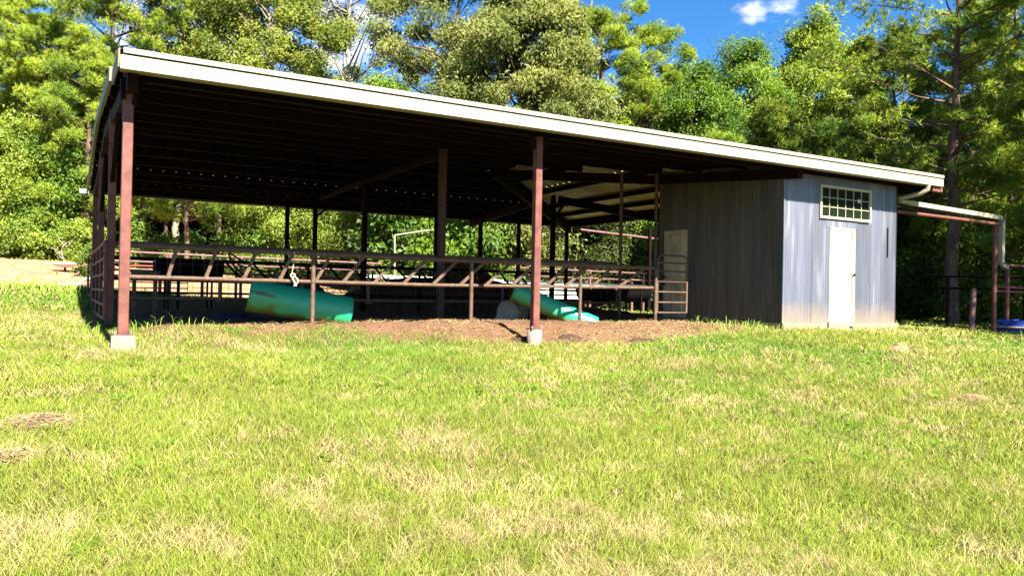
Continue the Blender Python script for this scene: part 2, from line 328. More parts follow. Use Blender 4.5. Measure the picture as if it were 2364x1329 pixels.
gx = axis(-700, 800, -9, 23, .11, 1); gy = axis(-60, 900, -10, 30, .11, 1)
GX, GY = np.meshgrid(gx, gy); nx, ny = len(gx), len(gy)
GZ = gz(GX, GY)
idx = np.arange(nx * ny).reshape(ny, nx)
GF = np.stack([idx[:-1, :-1], idx[:-1, 1:], idx[1:, 1:], idx[1:, :-1]], -1).reshape(-1, 4)
dm, sm_ = dirtmask(GX, GY), sandmask(GX, GY)
wood = sstep(29.5, 33, GY + (fbm(GX * .3, GY * .3, 71) - .5) * 3) * sstep(200, 70, GY) * sstep(60, 32, GX) * (1 - sstep(24, 30, GX) * sstep(40, 14, GY))
def groundmat():
    m, t, N, L = newmat('field_ground')
    o = N('ShaderNodeOutputMaterial'); b = N('ShaderNodeBsdfPrincipled'); b.inputs['Roughness'].default_value = .95; b.inputs['Specular IOR Level'].default_value = .1
    g = N('ShaderNodeNewGeometry'); a = N('ShaderNodeAttribute'); a.attribute_name = 'tint'; sp = N('ShaderNodeSeparateColor'); L(a.outputs['Color'], sp.inputs[0])
    def nois(s, d=6):
        n = N('ShaderNodeTexNoise'); n.inputs['Scale'].default_value = s; n.inputs['Detail'].default_value = d; n.inputs['Roughness'].default_value = .65; L(g.outputs['Position'], n.inputs['Vector']); return n.outputs['Fac']
    def mixc(f, c1, c2, lo=.38, hi=.62):
        r = N('ShaderNodeMapRange'); r.inputs['From Min'].default_value = lo; r.inputs['From Max'].default_value = hi; L(f, r.inputs['Value'])
        n = N('ShaderNodeMixRGB'); L(r.outputs[0], n.inputs[0])
        for k, c in ((1, c1), (2, c2)):
            if isinstance(c, tuple): n.inputs[k].default_value = c4s(c)
            else: L(c, n.inputs[k])
        return n.outputs[0]
    n1 = nois(.5); n2 = nois(9); n3 = nois(40, 3)
    grass = mixc(n2, mixc(n1, (.10, .115, .02), (.15, .14, .04)), mixc(n3, (.05, .06, .012), (.24, .20, .085)))
    dirt = mixc(n2, mixc(nois(1.2), (.25, .135, .075), (.165, .085, .046)), mixc(n3, (.08, .04, .024), (.33, .20, .115)))
    sand = mixc(nois(1.5), mixc(n2, (.48, .26, .15), (.40, .19, .10)), mixc(n3, (.55, .38, .24), (.40, .22, .13)))
    litter = mixc(n2, (.07, .05, .025), (.03, .03, .012))
    def over(f, x, y):
        n = N('ShaderNodeMixRGB'); L(f, n.inputs[0]); L(x, n.inputs[1]); L(y, n.inputs[2]); return n.outputs[0]
    c = over(sp.outputs[0], grass, dirt); c = over(sp.outputs[1], c, sand); c = over(sp.outputs[2], c, litter)
    L(c, b.inputs['Base Color'])
    bn = N('ShaderNodeBump'); bn.inputs['Strength'].default_value = .6; bn.inputs['Distance'].default_value = .03; L(nois(22, 6), bn.inputs['Height']); L(bn.outputs[0], b.inputs['Normal'])
    L(b.outputs[0], o.inputs['Surface']); return m
ground = np_mesh('ground', np.stack([GX, GY, GZ], -1).reshape(-1, 3), GF, groundmat(), col=np.stack([dm, sm_, wood], -1).reshape(-1, 3), smooth=True)
tag(ground, 'grassy field rising to the barn with bare dirt and a red sand bank', None, kind='structure')

# ------------------------------------------------------------------ the open barn
X0, X1, Y0, Y1 = -.13, 16.35, -.52, 14.25         # eave rectangle
ZE, SL = 3.47, .083                               # eave height, roof slope
HALF = (Y1 - Y0) / 2
barn = thing('open_barn', 'long open-sided cattle barn with low hip roof, cream gutter and red-brown steel posts', 'barn', (8, 7, 0))
def under(x, y):                                  # roof height at a point: gable at the left end, hip at the right
    return ZE + SL * min(X1 - x, y - Y0, Y1 - y)
HOLES = {'b': (3.30, 1.36), 'f': (), 'r': (4.55,)}   # rows where daylight comes through the open ribs
def roof_plane(side, off, rib):
    """one slope as ribbed metal, ribs running downhill, with small open ends under some ribs"""
    L0, L1 = (X0, X1) if side in 'fb' else (Y0, Y1)
    prof = []; s_ = L0
    while s_ < L1 - .01:
        prof += [(s_, 0), (s_ + .05, 0), (s_ + .07, rib), (s_ + .115, rib), (s_ + .135, 0)]; s_ += .305
    prof.append((L1, 0)); prof = [(min(q, L1), h) for q, h in prof]
    def P(q, d, h):
        z = ZE + SL * d + h + off
        return {'f': (q, Y0 + d, z), 'b': (q, Y1 - d, z), 'r': (X1 - d, q, z)}[side]
    lim = lambda q: max(0, min(L1 - q, HALF) if side in 'fb' else min(q - L0, L1 - q, HALF))
    vs, fs = [], []
    for i in range(len(prof) - 1):
        (q0, h0), (q1, h1) = prof[i], prof[i + 1]
        cuts = [0.0]
        if h0 == rib and h1 == rib:
            for d in sorted(HOLES[side]):
                if d + .2 < min(lim(q0), lim(q1)): cuts += [d, d + (.06 if d > 3 else .025)]
        cuts.append(None)
        for k in range(0, len(cuts), 2):
            d0, d1 = cuts[k], cuts[k + 1]; n = len(vs)
            vs += [P(q0, min(d0, lim(q0)), h0), P(q1, min(d0, lim(q1)), h1), P(q1, lim(q1) if d1 is None else d1, h1), P(q0, lim(q0) if d1 is None else d1, h0)]
            fs.append((n, n + 1, n + 2, n + 3))
    return vs, fs
for side in 'fbr':
    m = MB(); v, f = roof_plane(side, 0, .035); m.add(v, f); m.build('roof_sheet', M['deck'] if side == 'r' else M['deckshade'], barn)
    m = MB(); v, f = roof_plane(side, .012, .035); m.add(v, f); m.build('roof_covering', M['rooftop'], barn)
for side, ds in (('f', (.35, 1.55, 2.95, 4.35, 5.75, 7.1)), ('b', (.42, 1.20, 2.26, 3.14, 4.15, 5.15, 6.1, 7.1)), ('r', (.35, 1.5, 2.75, 4.40, 5.9, 7.0))):
    for d in ds:
        z = ZE + SL * d - .105; m = MB()
        if side == 'r': m.beam((X1 - d, Y0 + d, z + .035), (X1 - d, Y1 - d, z + .035), .07, .13)
        else:
            y = Y0 + d if side == 'f' else Y1 - d; m.beam((X0 + .02, y, z), (X1 - d, y, z), .07, .20)
        m.build('purlin', M['darksteel'], barn)
def rafter(p, q, w=.12, h=.22):
    m = MB(); m.beam(p, q, w, h); m.build('rafter', M['darksteel'], barn)
def rz(x, y): return under(x, y) - .33
YR_ = Y0 + HALF; pk2 = (X1 - HALF, YR_)
for c, p in (((X1, Y0), pk2), ((X1, Y1), pk2)):
    rafter((c[0] - .1, c[1] + (.1 if c[1] < 0 else -.1), rz(*c)), (p[0], p[1], rz(*p)))
for x in (.02, 11.95):
    yt = min(YR_, Y0 + X1 - x); yb = max(YR_, Y1 - X1 + x)
    rafter((x, Y0 + .1, rz(x, Y0)), (x, yt, rz(x, yt))); rafter((x, Y1 - .1, rz(x, Y1)), (x, yb, rz(x, yb)))
for y in (3.78, 8.65): rafter((X1 - .1, y, rz(X1, y)), (X1 - 4.2, y, rz(X1 - 4.2, y)))
m = MB(); m.beam((6.1, 3.9, 3.50), (6.1, 13.4, 3.50), .08, .13); m.build('tie_beam', M['darksteel'], barn)
for q, w in (((X0+.12, -.02, 3.33), (X1-.1, -.02, 3.33)), ((X0+.12, 13.6, 3.33), (X1-.1, 13.6, 3.33)), ((16.1, .1, 3.33), (16.1, 13.5, 3.33))):
    m = MB(); m.beam(q, w, .10, .2); m.build('eave_beam', M['darksteel'], barn)
m = MB(); m.beam((16.05, -.52, 3.16), (16.42, -.52, 3.16), .10, .10); m.build('beam_end', M['oxide'], barn)
# gutters
m = MB()
for a, b in ((X0, 3.10), (3.104, 9.19), (9.194, 12.6), (12.604, X1)):
    m.box((a, -.63, 3.222), (b, -.53, 3.385))
m.build('gutter', M['gutter'], barn)
m = MB(); m.box((X0 + .03, -.652, 3.408), (X1 - .01, -.40, 3.470)); m.build('eave_trim', M['gutter'], barn)
m = MB(); m.box((X0 + .005, -.525, 3.23), (X1 - .005, -.40, 3.40)); m.build('fascia_board', M['gutterold'], barn)
zr_ = lambda y: under(3, y)
m = MB(); m.beam((X0 - .012, -.53, zr_(-.53) - .10), (X0 - .012, 1.0, zr_(1.0) - .11), .02, .21); m.build('rake_trim', M['gutterold'], barn)
m = MB(); m.beam((-.165, .95, zr_(.95) - .07), (-.165, YR_, zr_(YR_) - .07), .05, .20); m.build('rake_trim', M['gutterold'], barn)
m = MB(); m.beam((-.165, YR_, zr_(YR_) - .075), (-.19, 14.3, zr_(14.3) - .08), .05, .20); m.build('rake_trim', M['gutterold'], barn)
m = MB(); m.box((X0, 14.28, 3.26), (X1, 14.40, 3.42)); m.build('gutter', M['gutterold'], barn)
m = MB(); m.box((-.38, 14.27, 3.26), (-.16, 14.41, 3.37)); m.build('gutter_end', M['whitepaint'], barn)
m = MB(); m.tube([(16.3, 14.34, 3.28), (16.32, 14.34, 3.12), (16.1, 14.3, 2.98), (15.6, 14.2, 2.98)], .07, 10); m.build('downspout_elbow', M['gutterold'], barn)
# posts
NUT = MB()
def post(x, y, w, zt, zb=None, pier=None, mt='oxide', plate=True, seam=False):
    zb = g1(x, y) - .1 if zb is None else zb
    m = MB(); h = w / 2; e = .008
    ring = [(-h+e,-h),(h-e,-h),(h,-h+e),(h,h-e),(h-e,h),(-h+e,h),(-h,h-e),(-h,-h+e)]
    vs = [(x+a, y+b, z) for z in (zb, zt) for a, b in ring]
    m.add(vs, [(k, (k+1) % 8, 8+(k+1) % 8, 8+k) for k in range(8)] + [tuple(range(8, 16))])
    o = m.build('post', M[mt], barn)
    if pier:
        kind, r0, r1, z0 = pier
        m = MB()
        if kind == 'round': m.tube([(x, y, z0), (x, y, zb - .012), (x, y, zb - .01)], [r0, r1, r1 - .01], 24)
        else:
            a, b, e = r1, r0, .03
            vs = [(x+sx*(q), y+sy*(q), z) for z, q in ((z0, b), (zb - .03, a), (zb - .01, a - .02)) for sx, sy in ((-1,-1),(1,-1),(1,1),(-1,1))]
            m.add(vs, [(4*i+k, 4*i+(k+1) % 4, 4*i+4+(k+1) % 4, 4*i+4+k) for i in (0, 1) for k in range(4)] + [(8, 9, 10, 11)])
        m.build('footing', M['pier'], o)
        m = MB(); m.box((x-.115, y-.10, zb - .01), (x+.115, y+.10, zb + .008)); m.build('base_plate', M['oxide'], o)
        for sx in (-1, 1): m = MB(); m.tube([(x+sx*.09, y-.07, zb+.008), (x+sx*.09, y-.07, zb+.045)], .016, 6); m.build('anchor_bolt', M['pier'], o)
    return o
post(0, 0, .122, 3.42, 0.02, ('box', .15, .135, -.4))
post(6.1, 0, .122, 3.42, 0.065, ('round', .105, .13, -.4))
post(12.06, .10, .10, 3.42)
post(0, 3.78, .122, 3.6); post(0, 8.65, .122, 3.6); post(0, 13.4, .122, 3.4)
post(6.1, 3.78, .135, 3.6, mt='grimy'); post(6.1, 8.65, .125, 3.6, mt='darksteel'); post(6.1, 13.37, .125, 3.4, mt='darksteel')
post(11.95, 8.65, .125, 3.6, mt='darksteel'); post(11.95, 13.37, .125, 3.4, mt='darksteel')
for px in (662, 1006, 1197, 1308, 1500):
    p = at(px, 560, 13.62); post(p.x, 13.62, .115, 3.4, mt='darksteel')
post(16.1, 8.65, .12, 3.5, mt='darksteel')
for px, yy in ((1432, 3.8), (1513, 3.3)):
    p = at(px, 600, yy); m = MB(); m.tube([(p.x, yy, -.1), (p.x, yy, 3.55)], .04, 8); m.build('post', M['pipe'], barn)
# knee braces
def brace(p, q, w=.07): m = MB(); m.beam(p, q, w, .06); m.build('knee_brace', M['darksteel'], barn)
for s in (-1, 1):
    brace((6.1 + s * .06, -.02, 3.03), (6.1 + s * .17, -.02, 3.24)); brace((11.95 + s * .02, 8.65, 2.9), (11.95 + s * .4, 8.65, 3.4))
brace((0.06, -.02, 2.92), (.12, -.02, 3.25), .1); brace((-.06, -.02, 2.98), (-.07, -.02, 3.25), .1)
brace((0, .1, 3.1), (0, .9, 3.35)); brace((0, 3.7, 2.4), (0, 2.2, 3.3)); brace((0, 3.9, 2.4), (0, 5.4, 3.3)); brace((0, 8.5, 2.3), (0, 7.0, 3.3))
brace((6.1, 13.6, 2.9), (6.6, 13.6, 3.3))

# ------------------------------------------------------------------ the metal room
XA, XB, YB = 11.95, 15.62, 3.80
room = thing('metal_shed', 'corrugated galvanised metal room with white door under the low end of the roof', 'shed', (13.8, 1.9, 0))
PITCH, AMP = .0677, .0125
def corr(a, b, z0, z1f, fixed, axis_, off=0.0, mt='galv', name='wall_panel', z0f=None):
    """corrugated sheet from a to b along axis_; z1f gives the top height"""
    n = max(2, int((b - a) / (PITCH / 8))); m = MB(); vs = []; nz_ = 4
    for i in range(n + 1):
        s_ = a + (b - a) * i / n; h = AMP * math.cos(2 * math.pi * s_ / PITCH) + off
        zt = z1f(s_) if callable(z1f) else z1f
        for k in range(nz_):
            z = z0 + (zt - z0) * k / (nz_ - 1)
            vs.append((s_, fixed - h, z) if axis_ == 'x' else (fixed - h, s_, z))
    fs = [(i*nz_+k, (i+1)*nz_+k, (i+1)*nz_+k+1, i*nz_+k+1) for i in range(n) for k in range(nz_ - 1)]
    m.add(vs, fs, True); return m.build(name, M[mt], room)
WX0, WX1, WZ0, WZ1 = 13.0, 14.66, 2.35, 3.05
DX0, DX1, DZ0, DZ1 = 13.38, 14.07, .17, 2.155
FT = 3.40
corr(XA, 12.62, .14, FT, 0, 'x', .004); corr(12.60, 12.86, .13, FT, 0, 'x', 0); corr(12.83, WX0 + .01, 2.30, FT, 0, 'x', .005)
corr(12.80, DX0 - .02, .10, 2.36, 0, 'x', .008)
corr(DX0 - .18, DX1 + .20, DZ1 + .02, WZ0 - .03, 0, 'x', .014)
corr(WX0, WX1, WZ1 - .01, FT, 0, 'x', .002)
corr(DX1 + .09, 14.72, .12, 2.36, 0, 'x', .003); corr(WX1 - .01, 15.05, 2.30, FT, 0, 'x', .004)
corr(14.70, 15.06, .12, 2.34, 0, 'x', .007); corr(15.03, XB, .12, FT, 0, 'x', .001)
sidez = lambda s_: under(XA, s_) - .14
SD0, SD1, SDZ0, SDZ1 = 2.80, 3.60, .16, 2.235
for a, b in ((0.0, .55), (.53, 1.25), (1.23, 1.95), (1.93, SD0 - .0)):
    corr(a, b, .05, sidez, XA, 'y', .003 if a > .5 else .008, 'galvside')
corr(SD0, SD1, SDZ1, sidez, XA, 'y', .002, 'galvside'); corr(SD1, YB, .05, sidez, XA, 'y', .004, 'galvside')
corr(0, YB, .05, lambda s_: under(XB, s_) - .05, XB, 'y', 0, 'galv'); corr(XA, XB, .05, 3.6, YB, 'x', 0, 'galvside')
m = MB(); m.beam((XA - .012, -.016, .12), (XA - .012, -.016, FT - .02), .022, .03, (0, 1, 0)); m.build('corner_trim', M['galv'], room)
m = MB(); m.box((XA - .03, -.06, -.35), (XB + .04, YB + .03, .15)); m.build('slab', M['concrete'], room)
m = MB(); m.box((DX0 - .12, -.10, -.3), (DX1 + .10, -.055, .165)); m.build('door_sill', M['concrete'], room)
# front door
d = MB(); d.box((DX0, -.005, DZ0), (DX1 - .005, .035, DZ1 - .02)); door = d.build('door', M['whitepaint'], room); door['label'] = 'plain white front door beneath the window'
m = MB(); m.box((DX1, -.03, DZ0), (DX1 + .10, .04, DZ1)); m.build('door_jamb', M['jamb'], room)
m = MB(); m.tube([(DX1 + .035, -.03, 1.19), (DX1 + .035, -.055, 1.19), (DX1 + .035, -.06, 1.19), (DX1 + .035, -.085, 1.19)], [.012, .012, .026, .02], 12); m.build('handle', M['black'], door)
m = MB(); m.box((DX0 - .02, -.02, DZ1 - .015), (DX1 + .12, .03, DZ1 + .03)); m.build('door_header', M['jamb'], room)
# side door, six panels
d = MB(); xd = XA - .022
d.box((xd, SD0 + .005, SDZ0), (xd + .03, SD1 - .005, SDZ1 - .01)); sdoor = d.build('door', M['tan'], room); sdoor['label'] = 'tan six-panel side door in the shaded wall'
rows = ((.10, .78), (.92, 1.62), (1.74, 1.96)); wy = SD1 - SD0
for z0, z1 in rows:
    for q in (0, 1):
        y0 = SD0 + .13 + q * .30; y1 = y0 + .24; m = MB(); e = .022; x = xd - .001
        o_ = [(x, y0, SDZ0+z0), (x, y1, SDZ0+z0), (x, y1, SDZ0+z1), (x, y0, SDZ0+z1)]
        i_ = [(x - .018, y0+e, SDZ0+z0+e), (x - .018, y1-e, SDZ0+z0+e), (x - .018, y1-e, SDZ0+z1-e), (x - .018, y0+e, SDZ0+z1-e)]
        i2 = [(x - .006, y0+2*e, SDZ0+z0+2*e), (x - .006, y1-2*e, SDZ0+z0+2*e), (x - .006, y1-2*e, SDZ0+z1-2*e), (x - .006, y0+2*e, SDZ0+z1-2*e)]
        m.add(o_ + i_ + i2, [(k, (k+1) % 4, 4+(k+1) % 4, 4+k) for k in range(4)] + [(4+k, 4+(k+1) % 4, 8+(k+1) % 4, 8+k) for k in range(4)] + [(8, 9, 10, 11)])
        m.build('door_panel', M['tan'], sdoor)
for z in (1.12, .94):
    m = MB(); m.tube([(xd, SD1 - .06, z), (xd - .03, SD1 - .06, z), (xd - .035, SD1 - .06, z), (xd - .06, SD1 - .06, z)], [.014, .014, .028, .022], 10); m.build('handle', M['black'], sdoor)
# window
wv = MB(); f_ = .052
for a, b in (((WX0, WZ0), (WX1, WZ0 + f_)), ((WX0, WZ1 - f_), (WX1, WZ1)), ((WX0, WZ0 + f_), (WX0 + f_, WZ1 - f_)), ((WX1 - f_, WZ0 + f_), (WX1, WZ1 - f_))):
    wv.box((a[0], -.055, a[1]), (b[0], .03, b[1]))
wf = wv.build('window', M['creamframe'], room); wf['label'] = 'wide cream-framed window of eighteen small panes'
m = MB(); gx0, gx1, gz0, gz1 = WX0 + f_, WX1 - f_, WZ0 + f_, WZ1 - f_
for k in range(1, 6): x = gx0 + (gx1 - gx0) * k / 6; m.box((x - .0065, -.030, gz0), (x + .0065, -.012, gz1))
for k in (1, 2): z = gz0 + (gz1 - gz0) * k / 3; m.box((gx0, -.028, z - .0065), (gx1, -.014, z + .0065))
m.build('glazing_bars', M['creamframe'], wf)
m = MB(); m.box((gx0 - .01, -.010, gz0 - .01), (gx1 + .01, -.004, gz1 + .01)); m.build('pane', M['glass'], wf)
m = MB(); m.box((14.24, -.016, 2.76), (14.33, -.0115, 2.83)); m.build('sticker', M['dish'], wf)
m = MB(); m.box((15.28, -.016, 1.62), (15.315, -.0112, 2.28)); m.build('sheet_gap', M['darksteel'], room)
m = MB(); m.tube([(13.95, -.13, .0), (13.95, -.13, .09)], .03, 10); tag(m.build('pipe_stub', M['bluetub'], None), 'short blue pipe stub at the foot of the white door step', 'pipe')

# elbow from the front gutter, then the downspout that crosses to the arch post
m = MB(); m.tube([(15.86, -.585, 3.24), (15.86, -.57, 3.13), (15.80, -.45, 3.05), (15.68, -.18, 2.98), (15.68, -.02, 2.97)], [.055, .055, .055, .05, .05], 12); m.build('downspout_elbow', M['gutter'], barn)
arch = thing('pipe_arch', 'brown pipe arch beside the metal shed carrying a white downspout', 'pipe arch', (17.6, .1, 0))
za = 2.66
m = MB(); m.tube([(15.64, .05, za + .02), (17.6, .02, za), (19.75, -.02, za - .03)], .042, 10); m.build('cross_pipe', M['oxide'], arch)
m = MB(); m.tube([(19.62, 0.02, g1(19.62, 0) - .2), (19.62, .02, za - .06)], .055, 10); m.build('post', M['oxide'], arch)
m = MB(); m.beam((15.7, -.02, 2.90), (16.02, -.02, 2.90), .10, .07); m.beam((16.02, -.02, 2.89), (19.72, -.02, 2.80), .10, .10)
m.beam((19.70, -.02, 2.80), (19.86, -.02, 2.74), .10, .10); m.beam((19.86, -.02, 2.78), (19.84, -.02, 1.62), .10, .12, (1, 0, 0)); m.beam((19.83, -.02, 1.64), (20.1, -.02, 1.55), .10, .09)
m.build('downspout', M['gutter'], arch)

# ------------------------------------------------------------------ slant-bar feed fences and rails
def feed_fence(label, Y, x0, x1, posts, zt, zm, zl, slants, mt, stubs=(), r=.033, braces=()):
    t = thing('feed_fence', label, 'fence', ((x0 + x1) / 2, Y, 0), 'slanted bar feed fences')
    m = MB(); m.tube([(x0, Y, zt), ((x0+x1)/2, Y, zt - .012), (x1, Y, zt)], r + .008, 10); m.build('top_rail', M[mt], t)
    m = MB(); m.tube([(x0, Y, zm), ((x0+x1)/2, Y, zm - .01), (x1, Y, zm + .05)], r, 10); m.build('middle_rail', M[mt], t)
    if zl: m = MB(); m.tube([(x0, Y + .02, zl), (x1, Y + .02, zl + .02)], r * .8, 8); m.build('lower_rail', M[mt], t)
    for x in posts: m = MB(); m.tube([(x, Y - .045, g1(x, Y) - .2), (x, Y - .045, zt - .03)], .036, 10); m.build('post', M[mt], t)
    for a, b in slants: m = MB(); m.beam((a, Y, zm), (b, Y, zt), .05, .035, (0, 1, 0)); m.build('slant_bar', M[mt], t)
    for x in stubs: m = MB(); m.tube([(x, Y + .02, zl - .03), (x, Y + .02, zm)], .035, 8); m.box((x-.06, Y - .02, zl - .05), (x+.06, Y + .06, zl - .02)); m.build('stub_post', M[mt], t)
    return t
sp = [((387, 641), (409, 576)), ((474, 644), (501, 578)), ((562, 646), (593, 580)), ((645, 649), (677, 590)), ((728, 650), (766, 588)), ((792, 652), (842, 592)), ((863, 655), (919, 594)),
      ((931, 656), (988, 598)), ((999, 658), (1058, 602)), ((1061, 660), (1122, 605)), ((1119, 660), (1183, 609)), ((1178, 662), (1238, 612)), ((1258, 662), (1310, 614)), ((1300, 664), (1362, 616)), ((1362, 665), (1415, 618)), ((1420, 665), (1490, 622))]
slants = [(at(*a, 1.8).x, at(*b, 1.8).x) for a, b in sp]
fence1 = feed_fence('rusty slant-bar feed fence along the sunlit front edge of the barn', 1.8, .02, at(1516, 640, 1.8).x, [at(720, 700, 1.8).x, at(1085, 700, 1.8).x, at(1336, 700, 1.8).x, at(1510, 700, 1.8).x, .12], 1.235, .77, None, slants, 'pipe')
s2 = [(x + .42, x) for x in np.arange(2.0, 11.2, .62)]
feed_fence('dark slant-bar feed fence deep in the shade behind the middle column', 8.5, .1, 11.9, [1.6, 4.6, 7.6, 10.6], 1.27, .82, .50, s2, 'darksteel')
t = thing('pipe_rail', 'single high brown pipe rail with low stub rail behind the front feed fence', 'rail', (5, 3.9, 0))
m = MB(); m.tube([(.05, 3.92, 1.37), (5.8, 3.92, 1.37), (10.75, 3.92, 1.40)], .042, 10); m.build('top_rail', M['pipe'], t)
m = MB(); m.tube([(.05, 3.92, .43), (6, 3.92, .45), (10.9, 3.92, .47)], .028, 8); m.build('lower_rail', M['pipe'], t)
for px in (508, 698, 850, 1160, 1425):
    p = at(px, 670, 3.92); m = MB(); m.tube([(p.x, 3.92, .40), (p.x, 3.92, .80)], .036, 8); m.box((p.x - .06, 3.87, .38), (p.x + .06, 3.97, .41)); m.build('stub_post', M['pipe'], t)
m = MB(); m.tube([(.05, 3.96, .80), (6, 3.96, .80), (11.0, 3.96, .84)], .03, 8); m.build('middle_rail', M['pipe'], t)
# welded wire panel tied to the inner rail
m = MB(); xs = np.arange(.3, 10.6, .205); rw = .0032
for x in xs: m.tube([(x, 4.0, .06), (x + random.Random(int(x*9)).uniform(-.01, .01), 4.0, 1.28)], rw, 4, False)
for z in (.10, .25, .42, .62, .84, 1.06, 1.26): m.tube([(.3 + i * 1.0, 4.005, z + .012 * math.sin(i * 1.7 + z * 9)) for i in range(11)], rw, 4, False)
tag(m.build('wire_panel', M['pipe'], None), 'thin welded wire stock panel strung behind the feed fence', 'wire panel')
# gates on the left side and the little gate beside the shed
def tube_gate(label, p, q, z0, z1, bars, mt, r=.022, arch_top=False, stays=(), grp=None):
    p, q = Vector((p[0], p[1], 0)), Vector((q[0], q[1], 0)); c = (p + q) / 2
    t = thing('tube_gate', label, 'gate', (c.x, c.y, 0), grp); e = (q - p).normalized() * .10
    m = MB()
    loop = [p + Vector((0, 0, z0)), p + Vector((0, 0, z1 - .10)), p + e * .3 + Vector((0, 0, z1 - .03)), p + e + Vector((0, 0, z1)), q - e + Vector((0, 0, z1)), q - e * .3 + Vector((0, 0, z1 - .03)), q + Vector((0, 0, z1 - .10)), q + Vector((0, 0, z0)), p + Vector((0, 0, z0))]
    m.tube(loop, r, 8); m.build('gate_frame', M[mt], t)
    for z in bars: m = MB(); m.tube([p + Vector((0, 0, z)), q + Vector((0, 0, z))], r * .8, 8); m.build('bar', M[mt], t)
    for k in stays: m = MB(); w = p + (q - p) * k; m.tube([w + Vector((0, 0, z0)), w + Vector((0, 0, z1))], r * .7, 6); m.build('stay', M[mt], t)
    return t
pg, qg = at(1518, 650, 1.8), at(1586, 650, 1.8)
tube_gate('small brown tube gate across the tan side door', (pg.x, 1.8), (qg.x, 1.8), .30, 1.52, (.52, .74, .96, 1.18, 1.36), 'pipe')
tube_gate('rusty tube gate at the near left side opening of the barn', (-.10, 3.0), (-.14, 8.4), .10, 1.34, (.32, .56, .82, 1.08), 'oxide', .03, stays=(.33, .66))
tube_gate('rusty tube gate at the far left side opening of the barn', (-.10, 8.9), (-.14, 13.2), .16, 1.42, (.40, .66, .92, 1.16), 'oxide', .03, stays=(.5,))
for px, yy, h in ((232, 8.7, 1.75), (222, 13.8, 2.2)):
    p = at(px, 620, yy); m = MB(); m.tube([(p.x, yy, g1(p.x, yy) - .2), (p.x, yy, h)], .04, 8)
    tag(m.build('gate_post', M['oxide'], None), 'thin red-brown gate post between the two left side gates' if yy < 9 else 'thin red-brown gate post at the far left corner of the barn', 'post')

# ------------------------------------------------------------------ corrals and boards beyond the barn
def pipe_fence(name, label, cat, a, b, zs, posts, mt, r=.035, pr=.05, ptop=None, group=None):
    a, b = Vector(a), Vector(b); c = (a + b) / 2; t = thing(name, label, cat, (c.x, c.y, 0), group)
    for z in zs: m = MB(); m.tube([(a.x, a.y, z[0]), (b.x, b.y, z[1])], r, 8); m.build('rail', M[mt], t)
    for k in posts:
        p = a + (b - a) * k; zt = max(z[0] + (z[1] - z[0]) * k for z in zs)
        m = MB(); m.tube([(p.x, p.y, g1(p.x, p.y) - .2), (p.x, p.y, zt + (.0 if ptop is None else ptop))], pr, 8); m.build('post', M[mt], t)
    return t
def on(px, Y): p = at(px, 640, Y); return p.x
pipe_fence('corral_fence', 'faded maroon pipe corral in the sun behind the left half of the barn', 'fence', (on(212, 16.6), 16.6, 0), (on(880, 16.6), 16.6, 0),
           [(1.74, 1.66), (1.44, 1.38), (1.16, 1.10), (.86, .82)], [(on(x, 16.6) - on(212, 16.6)) / (on(880, 16.6) - on(212, 16.6)) for x in (385, 392, 467, 545, 556, 640, 735, 860)], 'mauve')
def gate_px(x0, x1, Y, z0, z1, bars, label):
    tube_gate(label, (on(x0, Y), Y), (on(x1, Y), Y), z0, z1, bars, 'redgate', .024, stays=(.47,), grp='red tube gates behind the barn')
gate_px(297, 434, 17.3, .42, 1.32, (.60, .78, .96, 1.14), 'red tube gate behind the black bunk feeder at the left')
gate_px(690, 826, 16.2, .40, 1.45, (.56, .70, .90, 1.08, 1.26), 'red tube gate behind the upper end of the turquoise trough')
m = MB(); p = at(369, 660, 17.2); m.tube([(p.x, 17.2, .1), (p.x, 17.2, .98)], .055, 8); tag(m.build('gate_post', M['redgate'], None), 'stout red gate post under the black bunk feeder', 'post')
# white boards with maroon pipes above, seen under the right half of the roof
wb = thing('board_fence', 'white horizontal board fence beyond the right half of the barn', 'fence', (on(1180, 17), 17, 0))
xa_, xb_ = on(838, 17), on(1560, 17)
for za_, zb_ in ((1.20, 1.10), (.98, .92), (.76, .72), (.58, .52)):
    m = MB(); m.beam((xa_, 17, za_), (xb_, 17, zb_), .03, .12); m.build('board', M['whitepvc'], wb)
for k in np.linspace(0, 1, 7): x = xa_ + (xb_ - xa_) * k; m = MB(); m.box((x - .05, 17.02, g1(x, 17) - .1), (x + .05, 17.12, 1.3)); m.build('post', M['mauve'], wb)
pipe_fence('corral_fence', 'maroon two-rail pipe fence above the white boards beyond the barn', 'fence', (on(1180, 16.4), 16.4, 0), (on(1600, 16.4), 16.4, 0), [(1.72, 1.66), (1.40, 1.36)], [.1, .4, .7, 1.0], 'mauve')
# tall thin frame and pipe at the rear right corner
a_, b_ = at(1340, 530, 14.6), at(1520, 552, 14.6)
m = MB(); m.tube([a_, b_], .045, 8); cp = m.build('overhead_pipe', M['mauve'], None); tag(cp, 'pale pink overhead pipe leaving the rear right corner of the roof', 'pipe')
fr = thing('pole_rack', 'thin pale pipe frame standing beyond the barn left of the thick column', 'frame', (on(910, 18.5), 18.5, .3))
a_, b_, c_ = at(911, 700, 18.5), at(911, 543, 18.5), at(1000, 530, 18.5)
m = MB(); m.tube([(a_.x, 18.5, g1(a_.x, 18.5) - .1), b_], .04, 8); m.build('upright', M['palebark'], fr)
m = MB(); m.tube([b_, c_], .035, 8); m.build('crossbar', M['palebark'], fr)
m = MB(); d_ = at(990, 500, 18.5); e_ = at(1004, 640, 18.5); m.tube([d_, e_], .035, 8); m.build('strut', M['darksteel'], fr)
